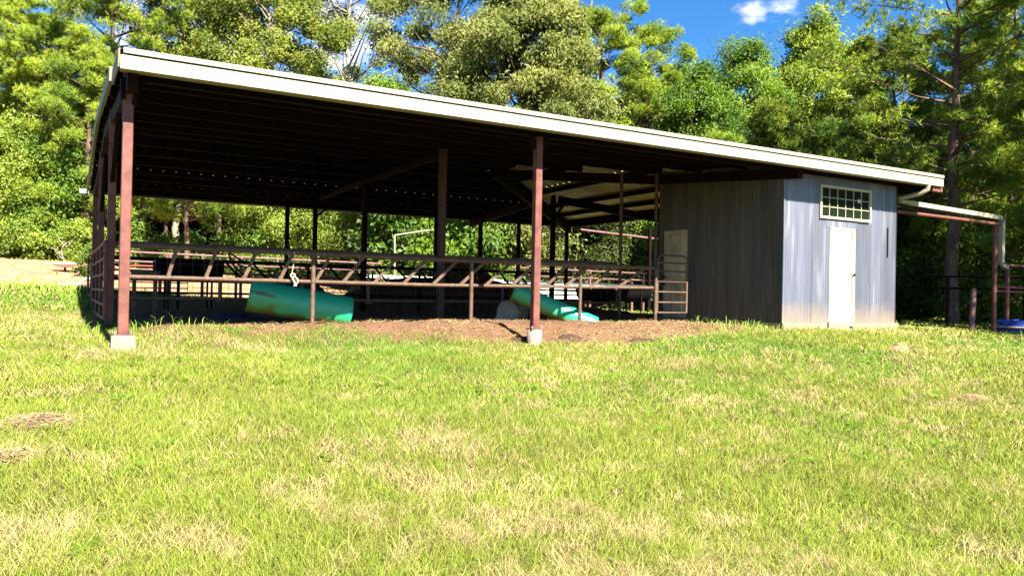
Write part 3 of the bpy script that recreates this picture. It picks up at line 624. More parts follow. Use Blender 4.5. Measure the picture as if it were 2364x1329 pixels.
# right-hand fence and its posts
pipe_fence('pasture_fence', 'dark pipe and wire pasture fence in the trees right of the shed', 'fence', (21.5, 4.6, 0), (21.9, -1.6, 0), [(1.42, 1.36), (1.08, 1.02), (-.05, -.08)], [.02, .35, .68, .99], 'darksteel', .03, .055)
m = MB()
for k, z in enumerate((.92, .74, .56, .38, .20)): m.tube([(21.48 + .01 * k, 4.6, z), (21.68, 1.5, z - .02), (21.9, -1.6, z)], .006, 4, False)
tag(m.build('fence_wire', M['darksteel'], None), 'strands of thin fence wire strung under the dark pasture rails', 'wire')
pipe_fence('pen_fence', 'brown pipe pen rails running off to the right of the arch post', 'fence', (19.62, .03, 0), (24.0, -.35, 0), [(1.62, 1.58), (1.06, 1.02), (.95, .9)], [.12, .6, 1.0], 'oxide', .034, .05)
m = MB(); m.tube([(19.22, .35, g1(19.15, .35) - .1), (19.40, .4, 1.0)], .065, 10); tag(m.build('leaning_post', M['mauve'], None), 'thick maroon post leaning beside the arch foot', 'post')
# blue stock tub
bt = thing('stock_tub', 'blue stock tank with pale rim at the right edge beside the arch post', 'tub', (21.1, -.05, 0))
zt_ = g1(21.1, -.05); m = MB()
n = 28; ro, ri = .78, .72
vs = []
for (r_, z) in ((ro * .94, zt_ - .02), (ro, zt_ + .40), (ri, zt_ + .40), (ri * .95, zt_ + .05)):
    vs += [(21.1 + 1.35 * r_ * math.cos(2*math.pi*k/n), -.05 + r_ * math.sin(2*math.pi*k/n), z) for k in range(n)]
m.add(vs, [(i*n+k, i*n+(k+1) % n, (i+1)*n+(k+1) % n, (i+1)*n+k) for i in range(3) for k in range(n)] + [tuple(range(3*n, 4*n))], True); m.build('tank_body', M['bluetub'], bt)
m = MB(); m.tube([(21.1 + 1.36 * ro * math.cos(2*math.pi*k/n), -.05 + ro * 1.01 * math.sin(2*math.pi*k/n), zt_ + .22) for k in range(n + 1)], .03, 6); m.build('band', M['gutter'], bt)

# ------------------------------------------------------------------ troughs, drum, feeders
def half_pipe(name, label, cat, p, q, rad, facing, span, mt, group=None, smear=False, sh=0.0):
    """split culvert pipe: a curved shell whose outer side faces `facing`"""
    p, q = Vector(p), Vector(q); c = (p + q) / 2; ax = (q - p).normalized(); f = Vector(facing); f = (f - ax * f.dot(ax)).normalized(); s_ = ax.cross(f)
    if s_.z < 0: s_ = -s_
    na, nl = 28, 24; V, F, T = [], [], []
    for lay, rr in ((0, rad), (1, rad - .014)):
        for i in range(nl + 1):
            u = i / nl
            for j in range(na + 1):
                a = -span / 2 + span * j / na
                v = p.lerp(q, u) + f * (rr * math.cos(a)) + s_ * (rr * math.sin(a))
                V.append((v.x - c.x, v.y - c.y, v.z - c.z)); w = j / na                   # w 0 low edge, 1 high edge
                sm = max(0, 1 - abs(w - (.56 - .12 * u)) / .045) * max(0, 1 - abs(u - .12) / .16) if smear else 0
                T.append((np.clip(1.02 - w - sh, 0, 1) if lay == 0 else 1.0, min(1, sm * 2.5), 0))
    st = (nl + 1) * (na + 1); g = lambda l, i, j: l * st + i * (na + 1) + j
    for l in (0, 1):
        for i in range(nl):
            for j in range(na): F.append((g(l,i,j), g(l,i+1,j), g(l,i+1,j+1), g(l,i,j+1)))
    for i in range(nl):
        for j in (0, na): F.append((g(0,i,j), g(0,i+1,j), g(1,i+1,j), g(1,i,j)))
    for j in range(na):
        for i in (0, nl): F.append((g(0,i,j), g(0,i,j+1), g(1,i,j+1), g(1,i,j)))
    o = np_mesh(name, np.array(V), np.array(F), mt, col=np.array(T), smooth=True); o.location = c
    return tag(o, label, cat, group)
half_pipe('feed_trough', 'turquoise split-pipe trough hanging tilted from the left of the feed fence', 'trough', at(571, 680, 3.05), at(806, 722, 2.88), .29, (-.35, -.85, .10), 2.9, M['trough'], 'split-pipe feed troughs', True)
half_pipe('feed_trough', 'turquoise split-pipe trough propped on the white drum with its low end in the sun', 'trough', at(1182, 672, 2.98), at(1372, 752, 2.34), .205, (-.30, -.80, -.22), 3.0, M['trough'], 'split-pipe feed troughs', False, -.16)
# white drum on its side
pd, qd = at(1171, 718, 3.3), at(1204, 722, 4.1); ax = (qd - pd).normalized()
drum = thing('drum', 'dirty white plastic drum lying on its side under the trough', 'drum', (pd.x, pd.y, pd.z)); rd = .24
pts = [pd + ax * k for k in (0, .01, .03, .28, .29, .32, .33, .56, .57, .60, .61, .86, .88)]
m = MB(); m.tube(pts, [rd - .02, rd - .005, rd, rd, rd + .012, rd + .012, rd, rd, rd + .012, rd + .012, rd, rd, rd - .02], 28); m.build('drum_body', M['drum'], drum)
m = MB(); u_ = ax.orthogonal().normalized(); w_ = ax.cross(u_)
m.tube([pd - ax * .012 + (u_ * math.cos(2*math.pi*k/24) + w_ * math.sin(2*math.pi*k/24)) * (rd - .025) for k in range(25)], .012, 6); m.build('rim', M['drum'], drum)
for a in (.9, 2.6):
    m = MB(); b_ = pd + (u_ * math.cos(a) + w_ * math.sin(a)) * .13; m.tube([b_, b_ - ax * .02], .03, 10); m.build('bung', M['drum'], drum)
m = MB(); a_ = at(1146, 738, 3.1); m.add([(a_.x-.02, a_.y, a_.z-.06), (a_.x+.22, a_.y+.05, a_.z-.05), (a_.x+.06, a_.y+.02, a_.z+.14), (a_.x, a_.y-.02, a_.z+.12), (a_.x+.0, a_.y+.06, a_.z-.06), (a_.x+.2, a_.y+.1, a_.z-.05), (a_.x+.06, a_.y+.06, a_.z+.13), (a_.x, a_.y+.03, a_.z+.11)],
     [(0,1,2,3), (7,6,5,4), (0,4,5,1), (1,5,6,2), (2,6,7,3), (3,7,4,0)]); tag(m.build('broken_board', M['drum'], None), 'pale broken board leaning against the near end of the white drum', 'board')
# black poly bunk feeders on legs
def bunk(label, p, q, r, yo, legs=True):
    p, q = Vector(p), Vector(q); t = thing('bunk_feeder', label, 'feeder', (p + q) / 2, 'black bunk feeders')
    ax = (q - p).normalized(); side = Vector((-ax.y, ax.x, 0)); n = 14; m = MB(); vs = []
    prof = [(math.cos(math.pi + math.pi * k / n) * r, math.sin(math.pi + math.pi * k / n) * r) for k in range(n + 1)]
    for rr in (1, .93):
        for e, k in ((p, 0), (q, 0)): vs += [e + side * a * rr + Vector((0, 0, b * rr)) for a, b in prof]
    k = n + 1
    fs = [(i, i+1, k+i+1, k+i) for i in range(n)] + [(2*k+i, 3*k+i, 3*k+i+1, 2*k+i+1) for i in range(n)] + [tuple(range(k))[::-1], tuple(range(k, 2*k))] + [(0, k, 3*k, 2*k), (n, 2*k+n, 3*k+n, k+n)]
    m.add(vs, fs); m.build('trough_body', M['black'], t)
    m = MB()
    for s_ in (-1, 1): m.tube([p + side * r * s_ + Vector((0, 0, .02)), q + side * r * s_ + Vector((0, 0, .02))], .025, 6)
    m.build('rim', M['black'], t)
    for u in (.18, .82):
        e = p.lerp(q, u)
        for s_ in (-1, 1): m = MB(); f = e + side * r * s_; m.tube([f, Vector((f.x, f.y, g1(f.x, f.y) - .05))], .025, 6); m.build('leg', M['darksteel'], t)
    return t
pa, pb = at(356, 610, 9.8), at(512, 613, 9.8); bunk('black bunk feeder on legs seen over the front rail at the left of the barn', (pa.x, 9.8, 1.22), (pb.x, 9.8, 1.22), .36, 0)
pa, pb = at(1345, 672, 10.8), at(1488, 672, 10.8); bunk('black bunk feeder on legs beside the shed in the shaded right bay', (pa.x, 10.8, .86), (pb.x, 10.8, .86), .42, 0)
pa, pb = at(640, 660, 7.3), at(742, 660, 7.6)
m = MB(); c_ = (pa + pb) / 2; n = 30
for k in range(1): m.tube([(c_.x + .55 * math.cos(2*math.pi*i/n), 7.4 + .16 * math.sin(2*math.pi*i/n), .30 + .42 * math.sin(2*math.pi*i/n)) for i in range(n + 1)], .17, 10)
tag(m.build('tractor_tyre', M['rubber'], None), 'big black tyre standing in the shade behind the hanging turquoise trough', 'tyre')
pa, pb = at(303, 630, 6.0), at(367, 632, 6.0)
m = MB(); m.box((pa.x, 5.9, pa.z - .14), (pb.x, 6.2, pa.z + .02)); m.box((pa.x - .02, 5.88, pa.z + .022), (pb.x + .02, 6.22, pa.z + .04))
for x in (pa.x + .06, pb.x - .06): m.beam((x, 6.05, pa.z - .14), (x, 6.05, g1(x, 6.05) - .1), .07, .07, (0, 1, 0))
tag(m.build('feed_box', M['pipe'], None), 'brown wooden feed box just right of the near left post', 'box')
# dark heaps in the shade
def heap(name, label, cat, pts, mt, seed, kind=None, sc=2.0, amp=.12):
    """lumpy mound: pts = list of (x, y, rx, ry, h)"""
    x0 = min(p[0]-p[2] for p in pts); x1 = max(p[0]+p[2] for p in pts); y0 = min(p[1]-p[3] for p in pts); y1 = max(p[1]+p[3] for p in pts)
    n = 56; xs, ys = np.meshgrid(np.linspace(x0, x1, n), np.linspace(y0, y1, n)); zz = np.zeros_like(xs)
    for (x, y, rx, ry, h) in pts:
        d = np.clip(1 - ((xs-x)/rx)**2 - ((ys-y)/ry)**2, 0, 1); zz = np.maximum(zz, h * np.sqrt(d))
    zz = zz * (1 + amp * 2 * (fbm(xs * sc + seed, ys * sc, seed, 4) - .5)) ; base = gz(xs, ys) - .03
    c = np.array([(x0 + x1) / 2, (y0 + y1) / 2, float(base.mean())]); i = np.arange(n * n).reshape(n, n)
    F = np.stack([i[:-1,:-1], i[:-1,1:], i[1:,1:], i[1:,:-1]], -1).reshape(-1, 4); keep = (zz.ravel()[F] > .002).any(1)
    used, inv = np.unique(F[keep], return_inverse=True)
    V = np.stack([xs, ys, base + zz], -1).reshape(-1, 3)[used] - c
    o = np_mesh(name, V, inv.reshape(-1, 4), mt, smooth=True); o.location = c; return tag(o, label, cat, kind=kind)
h1 = at(1078, 640, 9.6); h2 = at(960, 660, 9.4); h3 = at(870, 680, 9.2)
heap('dark_heap', 'big dark heap of old hay and muck under the roof behind the thick column', 'heap', [(h1.x, 9.9, 1.15, 1.0, 1.62), (h2.x, 9.7, 1.7, 1.1, .98), (h3.x, 9.4, 1.2, .9, .62), (h1.x + 1.0, 9.9, 1.0, .9, .95)], M['dung'], 3)
h1 = at(1345, 712, 7.6); heap('dirt_mound', 'low brown mound on the barn floor before the right feeder', 'mound', [(h1.x, 7.7, 1.1, .7, .22), (h1.x + 1.0, 7.5, .8, .6, .12)], M['dung'], 9)
# tangle of hose over the rear fence
rng = random.Random(4); t = thing('hose_tangle', 'tangle of black hose draped over the inner fence behind the trough', 'hose', at(600, 620, 8.2))
def hose(pp): m = MB(); m.tube([at(x, y, 8.2) for x, y in pp], .022, 6); m.build('hose', M['hose'], t)
hose([(529, 582), (545, 594), (562, 603), (580, 606)]); hose([(529, 584), (534, 606), (548, 622), (562, 634), (573, 640), (605, 643), (650, 645)])
hose([(548, 610), (570, 618), (600, 626), (630, 626), (655, 618)]); hose([(817, 592), (835, 604), (870, 600), (905, 592), (930, 584)]); hose([(840, 630), (856, 645), (880, 650), (900, 640)])
# white cord with a ring on the front rail
rp = thing('hanging_cord', 'pale looped cord hanging from the top rail above the turquoise trough', 'cord', at(680, 640, 1.74))
def cord(pp, r=.012, n='cord'): m = MB(); m.tube([at(x, y, 1.72) for x, y in pp], r, 8); m.build(n, M['rope'], rp)
cord([(680, 582), (679, 600), (676, 620), (673, 634)], .007, 'strand')
cord([(676 + 5 * math.cos(a), 636 + 4 * math.sin(a)) for a in np.linspace(0, 6.28, 14)], .014, 'ring')
cord([(675, 642), (680, 652), (684, 660), (678, 658)], .016); cord([(682, 640), (687, 644), (688, 650), (684, 656)], .013)

# ------------------------------------------------------------------ odd things on the bank and field
dx, dy = gpx(150, 626)
dish = thing('dish', 'white shallow dish on a stub lying on the sand bank at left', 'dish', (dx, dy, g1(dx, dy)))
m = MB(); zb = g1(dx, dy); n = 28; vs = []
for r_, z in ((.46, .16), (.44, .19), (.25, .15), (.02, .13)): vs += [(dx + r_*math.cos(2*math.pi*k/n), dy + r_*math.sin(2*math.pi*k/n) * 1.0, zb + z + .10) for k in range(n)]
for r_, z in ((.25, .06), (.03, .03)): vs += [(dx + r_*math.cos(2*math.pi*k/n), dy + r_*math.sin(2*math.pi*k/n), zb + z + .10) for k in range(n)]
m.add(vs, [(i*n+k, i*n+(k+1) % n, (i+1)*n+(k+1) % n, (i+1)*n+k) for i in (0, 1, 2, 4) for k in range(n)] + [(k, (k+1) % n, 4*n+(k+1) % n, 4*n+k) for k in range(n)], True); m.build('bowl', M['dish'], dish)
m = MB(); m.tube([(dx, dy, zb - .1), (dx, dy, zb + .16)], .04, 8); m.build('stub', M['darksteel'], dish)
tx, ty = gpx(204, 664); m = MB(); z = g1(tx, ty)
m.tube([(tx + .26*math.cos(a), ty + .05*math.sin(a), z + .06 + .24*math.sin(a)) for a in np.linspace(0, 6.2832, 25)], .055, 10); tag(m.build('tyre', M['drum'], None), 'pale worn tyre half sunk in the grass by the left side of the barn', 'tyre')
tx, ty = gpx(172, 662); heap('stone', 'flat pale stone in the grass in front of the worn tyre', 'stone', [(tx, ty, .5, .3, .14)], M['stone'], 5)
def straw_pile(label, x, y, rx, ry, h, seed):
    rng = np.random.default_rng(seed); n = int(5200 * rx * ry / .1); z = g1(x, y); q = rng.normal(size=(n, 2)) * .5; px_, py_ = q[:, 0] * rx, q[:, 1] * ry
    top = h * np.exp(-(q ** 2).sum(1) * 1.1); zz = gz(x + px_, y + py_) - z + top * rng.uniform(.3, 1.1, n) + .02
    a = rng.uniform(0, 6.283, n); L_ = rng.uniform(.05, .14, n); d = np.stack([np.cos(a) * L_, np.sin(a) * L_, rng.normal(size=n) * .018], 1); s1 = np.stack([-np.sin(a), np.cos(a), rng.normal(size=n) * .6], 1) * .0022
    b = np.stack([px_, py_, zz], 1); V = np.stack([b - d * .5 - s1, b - d * .5 + s1, b + d * .5 + s1, b + d * .5 - s1], 1).reshape(-1, 3)
    u = rng.random((n, 1)); col = np.repeat((np.array([.40, .31, .18]) * u + np.array([.26, .185, .11]) * (1 - u)), 4, 0)
    o = np_mesh('hay_clump', V, np.arange(n * 4).reshape(n, 4), M['grass'], col=col); o.location = (x, y, z); return tag(o, label, 'hay', 'loose hay on the field')
# stubs of straw raked together on the field
for (px, py, rx, ry, h, lab) in ((88, 980, .34, .22, .09, 'loose clump of raked tan hay at the left edge of the field'), (20, 1062, .24, .18, .07, 'flat wad of tan hay nearest the lower left edge'),
                                (2075, 808, .17, .18, .13, 'small round tan anthill in the grass before the shed door'), (2250, 922, .26, .16, .06, 'scrap of tan hay in the grass at the right edge'), (1120, 1020, .07, .07, .05, 'tiny brown dirt knob in the middle of the field')):
    x, y = gpx(px, py)
    if 'hay' in lab: straw_pile(lab, x, y, rx * .62, ry * .7, h * .55, int(px) % 91); continue
    heap('hay_clump' if 'hay' in lab else 'anthill' if 'ant' in lab else 'dirt_mound', lab, 'hay' if 'hay' in lab else 'mound', [(x, y, rx, ry, h), (x - rx * .5, y + ry * .3, rx * .7, ry * .6, h * .6)], M['hay'], int(px) % 91, sc=9, amp=.6)
for (px, py, lab) in ((1210, 760, 'dark crumbly dung pat in the dirt left of the middle post'), (1315, 762, 'dark crumbly dung pat in the dirt right of the middle post'), (1490, 772, 'long streak of dark manure on the dirt before the small gate')):
    p = at(px, py, .3 if px < 1400 else -.4); heap('dung_pat', lab, 'dung', [(p.x, p.y, .26 if px < 1400 else .5, .16, .07)], M['dung'], px % 50, sc=8, amp=.5)

exec_trees = True
# ------------------------------------------------------------------ trees
def leaf_quads(P, rng, L, Wd, axis_bias, outward, spread=.9):
    """diamond leaves at points P; axis drawn from axis_bias + outward + random"""
    n = len(P); a = rng.normal(size=(n, 3)) * spread + axis_bias + outward; a /= np.linalg.norm(a, axis=1, keepdims=True) + 1e-9
    b = rng.normal(size=(n, 3)); b -= a * (a * b).sum(1, keepdims=True); b /= np.linalg.norm(b, axis=1, keepdims=True) + 1e-9
    l = (L * rng.uniform(.7, 1.25, n))[:, None]; w = (Wd * rng.uniform(.7, 1.25, n))[:, None]
    V = np.stack([P - a * l * .5, P - a * l * .05 + b * w * .5, P + a * l * .5, P - a * l * .05 - b * w * .5], 1)
    return V.reshape(-1, 3), np.arange(n * 4).reshape(n, 4)
def ball(rng, n, inner=.35):
    d = rng.normal(size=(n, 3)); d /= np.linalg.norm(d, axis=1, keepdims=True); return d * (inner + (1 - inner) * rng.random((n, 1)) ** .5)
def broadleaf(name, label, cat, x, y, h, cr, cb, seed, mt, bark='bark', ncl=80, nl=330, leaf=(.15, .075), droop=.0, clr=.75, trunk_r=.22, lean=(0, 0), profile=1.0, group=None, bare=0, narrow_top=.35, z=None):
    rng = np.random.default_rng(seed); z0 = g1(x, y) if z is None else z; root = thing(name, label, cat, (x, y, z0), group)
    top = np.array([lean[0], lean[1], h * .86]); tp = []
    for k in range(7):
        u = k / 6; tp.append(top * u + np.r_[rng.normal(size=2) * .12 * (u > 0) * h / 10, 0])
    tp[0][2] = -.3
    def trunk_at(zz):
        u = np.clip(zz / top[2], 0, 1) * 6; i = min(int(u), 5); return tp[i] + (tp[i+1] - tp[i]) * (u - i)
    m = MB(); m.tube([Vector(p) for p in tp], [trunk_r * (1 - .82 * k / 6) for k in range(7)], 8)
    cl = []
    for k in range(ncl):
        u = (k + rng.random()) / ncl; zz = cb + (h - cb) * u
        env = math.sin(math.pi * min(1, (.16 + .84 * u) ** profile)) ** .7 if u < .98 else .3
        env = max(env, narrow_top * (1 - u) + .12)
        a = k * 2.39996 + rng.normal() * .5; rr = cr * env * (.35 + .65 * rng.random() ** .55)
        c = trunk_at(zz) * np.array([1, 1, 0]) + np.array([rr * math.cos(a), rr * math.sin(a), zz + rng.normal() * .3]); cl.append(c)
        st = trunk_at(max(cb * .75, zz - rr * .75 - .3)); mid = st * .45 + c * .55 + np.r_[0, 0, .12 * rr] + rng.normal(size=3) * .1
        if rr > .5 and h > 1: m.tube([Vector(st), Vector(mid), Vector(c)], [max(.015, .030 * rr ** .6), .020, .008], 5, False)
    for k in range(bare):                                   # leafless pale limbs
        zz = cb + (h - cb) * rng.uniform(.05, .7); a = rng.uniform(0, 6.28); st = trunk_at(zz); L_ = cr * rng.uniform(.8, 1.25); p = st.copy(); d = np.array([math.cos(a), math.sin(a), rng.uniform(.0, .6)]); pts = [Vector(p)]
        for q in range(5): p = p + d * L_ / 5; d = d + rng.normal(size=3) * .25; pts.append(Vector(p))
        m.tube(pts, [.085, .07, .05, .035, .022, .01], 6, False)
        for q in (2, 3, 4):
            e = pts[q]; dd = Vector(rng.normal(size=3)) * .5 + Vector((0, 0, -.15)); m.tube([e, e + dd, e + dd * 1.8 + Vector(rng.normal(size=3)) * .25], [.025, .015, .006], 4, False)
    tr = m.build('trunk', M[bark], None); tr.parent = root
    P, O, NR = [], [], []
    for c in cl:
        r_ = clr * rng.uniform(.7, 1.35); n = int(nl * 2.3 * rng.uniform(.6, 1.2) * (r_ / clr) ** 1.5); q = np.where(rng.random((n, 1)) < .62, ball(rng, n, .15), np.clip(rng.normal(size=(n, 3)) * .58, -1.3, 1.3)); P.append(c + q * np.array([r_, r_, r_ * .72])); O.append(q * .6)
        cc = c - np.array([lean[0] * .6, lean[1] * .6, (h + cb) * .46]); cc = cc / (np.linalg.norm(cc) + 1e-6); NR.append(q * .75 + cc * .45 + np.array([0, 0, .18]))
    P, O = np.concatenate(P), np.concatenate(O)
    V, F = leaf_quads(P, rng, leaf[0] * 1.0, leaf[1] * 1.08, np.array([0, 0, -droop]), O)
    NR = np.concatenate(NR); NR /= np.linalg.norm(NR, axis=1, keepdims=True) + 1e-9
    np_mesh('crown', V, F, M[mt], root, nrm=np.repeat(NR, 4, 0)); return root
def pine(name, label, cat, x, y, h, cr, cb, seed, mt='pine', nbr=46, trunk_r=.24, needle=.21, wid=.028, group=None, tuft=56, lean=(0, 0), z=None, up=.25):
    rng = np.random.default_rng(seed); z0 = g1(x, y) if z is None else z; root = thing(name, label, cat, (x, y, z0), group)
    tp = [np.array([lean[0] * u, lean[1] * u, h * u * .97]) + np.r_[rng.normal(size=2) * .07 * (u > 0), 0] for u in np.linspace(0, 1, 9)]; tp[0][2] = -.3
    def trunk_at(zz): u = np.clip(zz / (h * .97), 0, 1) * 8; i = min(int(u), 7); return tp[i] + (tp[i+1] - tp[i]) * (u - i)
    m = MB(); m.tube([Vector(p) for p in tp], [trunk_r * (1 - .88 * k / 8) for k in range(9)], 8)
    CL = []
    for k in range(nbr):
        u = (k + rng.random() * .9) / nbr; zz = cb + (h - cb) * u; a = k * 2.39996 + rng.normal() * .35
        L_ = cr * (.30 + .70 * math.sin(math.pi * min(.98, .30 + .68 * u))) * rng.uniform(.65, 1.15) if u < .93 else cr * .22
        st = trunk_at(zz); d = np.array([math.cos(a), math.sin(a), up + .35 * u]); d /= np.linalg.norm(d); pts = [st]; p = st.copy(); dd = d.copy()
        for q in range(4): p = p + dd * L_ / 4; dd = dd + np.r_[rng.normal(size=2) * .12, .06 + rng.normal() * .06]; pts.append(p.copy())
        m.tube([Vector(v) for v in pts], [max(.02, .028 * L_ ** .7), .03, .022, .015, .008], 5, False)
        nc = max(2, int(L_ * 1.4)); side = np.array([-d[1], d[0], 0])
        for q in range(nc):
            v = rng.uniform(.35, 1.05); i = min(int(v * 4), 3); base = pts[i] + (pts[min(i+1, 4)] - pts[i]) * (v * 4 - i)
            off = side * rng.uniform(-1, 1) * L_ * .26 * (.4 + .6 * v) + np.r_[rng.normal(size=2) * .12, rng.normal() * .12 + .1]; c = base + off; CL.append(c)
            m.tube([Vector(base - d * .25), Vector(c)], [.014, .006], 4, False)
        CL.append(pts[-1])
    CL.append(np.array([lean[0], lean[1], h])); CL.append(np.array([lean[0], lean[1], h - .5])); CL = np.array(CL)
    tr = m.build('trunk', M['pinebark'], None); tr.parent = root
    nt_ = (tuft * 1.1 * rng.uniform(.6, 1.35, len(CL))).astype(int); c = np.repeat(CL, nt_, 0); n = len(c); rad = np.repeat(rng.uniform(.32, .62, len(CL)), nt_)[:, None]
    q = ball(rng, n, .1); T = c + q * rad * np.array([1, 1, .62]); A = q * .8 + np.array([0, 0, .55]); A /= np.linalg.norm(A, axis=1, keepdims=True)
    k = 10; T = np.repeat(T, k, 0); A = np.repeat(A, k, 0); N_ = len(T); D = A * .75 + rng.normal(size=(N_, 3)) * .55; D /= np.linalg.norm(D, axis=1, keepdims=True)
    B = rng.normal(size=(N_, 3)); B -= D * (D * B).sum(1, keepdims=True); B /= np.linalg.norm(B, axis=1, keepdims=True); l = (needle * rng.uniform(.7, 1.25, N_))[:, None]
    V = np.stack([T - B * wid * .5, T + B * wid * .5, T + D * l], 1).reshape(-1, 3)
    np_mesh('crown', V, np.arange(N_ * 3).reshape(N_, 3), M[mt], root, nrm=np.repeat(A, 3, 0)); return root

P_, O_, G_ = 'pine tree', 'tree', None
PG, TG, SG = 'pines behind the barn', 'leafy trees behind the barn', 'bushes and saplings along the wood edge'
def tp(px, d): return atd(px, d)
def T_pine(px, d, h, cr, cb, seed, label, **k): x, y = tp(px, d); return pine('pine_tree', label, 'pine tree', x, y, h, cr, cb, seed, group=k.pop('group', PG), **k)
def T_leaf(px, d, h, cr, cb, seed, mt, label, name='leafy_tree', cat='tree', **k): x, y = tp(px, d); return broadleaf(name, label, cat, x, y, h, cr, cb, seed, mt, group=k.pop('group', TG), **k)
# left
T_pine(-60, 40, 17.5, 4.2, 4.5, 11, 'pine at the top left corner cut by the frame edge')
T_pine(85, 43, 20, 3.6, 8.0, 12, 'tall leaning pine with bare trunk against blue sky at upper left', lean=(-2.2, 0), nbr=34)
T_pine(245, 40, 18.5, 4.6, 5.5, 13, 'large pine rising behind the left end of the roof', nbr=54)
T_pine(95, 39, 12.0, 3.1, 1.8, 14, 'bright yellow-green young pine left of the roof end', nbr=48, up=.15)
T_pine(195, 37, 10, 2.5, 2.0, 15, 'small bright pine tight against the left side of the barn', nbr=38, up=.12)
T_leaf(30, 38, 6.6, 2.6, .3, 16, 'lime', 'dense leafy bush tree at the left frame edge above the sand bank', ncl=80, leaf=(.15, .09), trunk_r=.09)
T_leaf(160, 38, 6.2, 2.3, .4, 17, 'green', 'leafy sapling cluster between the sand bank and the barn side', ncl=75, leaf=(.15, .09), trunk_r=.08)
# over the roof, left to centre
T_leaf(420, 43, 18.5, 4.6, 6, 21, 'oak', 'olive oak with bare grey limbs over the left part of the roof', bark='palebark', ncl=95, leaf=(.17, .085), bare=9)
T_pine(520, 50, 18, 4.0, 6, 22, 'pine half hidden behind the two oaks over the roof')
T_leaf(610, 42, 17.5, 4.4, 5, 23, 'oak', 'oak with fine dead twigs over the left middle of the roof', bark='palebark', ncl=95, leaf=(.17, .085), bare=7)
T_leaf(790, 46, 21, 5.0, 8, 24, 'oak', 'tall thin-leaved tree with pale forked limbs against white cloud', bark='palebark', ncl=60, leaf=(.17, .085), bare=14, trunk_r=.34)
T_leaf(965, 40, 18.5, 4.4, 6, 25, 'olive', 'olive-leaved tree with dark leaning trunk and blue gaps', ncl=70, leaf=(.20, .07), droop=.8, trunk_r=.30, lean=(1.6, -.5), bare=4)
T_leaf(1190, 37, 16.2, 4.4, 3.5, 26, 'olive', 'big dense olive tree with drooping leaves over the middle of the roof', ncl=230, nl=330, leaf=(.22, .07), droop=.9, trunk_r=.3, clr=.72, profile=.8)
T_leaf(890, 36, 9.5, 2.6, 3, 27, 'green', 'lower green tree just showing over the roof left of centre', ncl=55)
# right of centre
T_pine(1375, 43, 16.2, 4.6, 4.0, 31, 'rounded bright pine left of the open blue sky', nbr=52)
T_pine(1485, 44, 15.9, 3.9, 4, 32, 'rounded pine bordering the lowest stretch of blue sky', nbr=46)
T_leaf(1340, 47, 14, 3.0, 4, 30, 'green', 'green tree between the big olive tree and the rounded pine', ncl=60)
T_leaf(1540, 50, 15.2, 3.8, 2, 132, 'green', 'green tree in the dip between the pines and the sweetgum', ncl=90)
T_leaf(1440, 52, 13, 3.4, 2, 133, 'green', 'green tree showing low between the two rounded pines', ncl=90)
T_leaf(1280, 50, 15.5, 3.2, 3, 134, 'green', 'green tree at the right shoulder of the big olive tree', ncl=90)
T_leaf(1600, 41, 12.8, 3.1, 2.5, 33, 'green', 'bright green sweetgum under the dip in the skyline', ncl=85)
T_leaf(1715, 42, 14.2, 3.4, 3, 34, 'green', 'broad green tree below the small cloud', ncl=100)
T_leaf(1860, 45, 16.9, 3.6, 3, 35, 'lime', 'tall pale green sweetgum with pointed tops right of the small cloud', ncl=115, leaf=(.17, .10), narrow_top=.5)
T_leaf(1965, 46, 16.0, 2.6, 4, 36, 'lime', 'slim pale green tree beside the large dark pine', ncl=70, leaf=(.17, .10))
T_pine(1660, 34, 7.6, 1.9, 1.5, 37, 'short soft pine just above the roof right of centre', nbr=36)
T_pine(1790, 35, 9.4, 2.2, 1.5, 38, 'mid-height dark green pine behind the right part of the roof', nbr=42, mt='pinedark')
T_pine(1900, 33, 8.0, 2.2, 1.2, 39, 'low dark pine over the roof above the shed', nbr=40, mt='pinedark')
T_pine(2200, 31, 17.5, 5.2, 4.2, 40, 'large dark pine with spreading limbs right of the shed', nbr=66, trunk_r=.27, mt='pine', up=.12, tuft=20)
T_pine(2060, 36, 13, 3.2, 3.0, 41, 'dark pine behind the right end of the gutter', nbr=50, mt='pinedark')
T_pine(2330, 37, 16, 4.0, 2.5, 42, 'shaded pine filling the right edge of the picture', nbr=60, mt='pinedark')
T_pine(2240, 42, 17, 3.2, 5, 43, 'slender pine trunk standing behind the large dark pine', nbr=40)
T_pine(2480, 30, 17, 4.8, 2.0, 44, 'pine leaning into the right frame edge from outside', nbr=56)
T_pine(2700, 25, 18, 4.6, 2.2, 45, 'pine standing just outside the right frame edge', nbr=56)
pine('pine_tree', 'pine on the field side whose shade falls on the pen rails', 'pine tree', 21.6, -8.6, 14, 4.4, 4.0, 46, group=PG, nbr=60, tuft=34)
pine('pine_tree', 'pine out of frame at right shading the pasture fence', 'pine tree', 29.0, -6.0, 15, 4.6, 3.0, 47, group=PG, nbr=60, tuft=34)
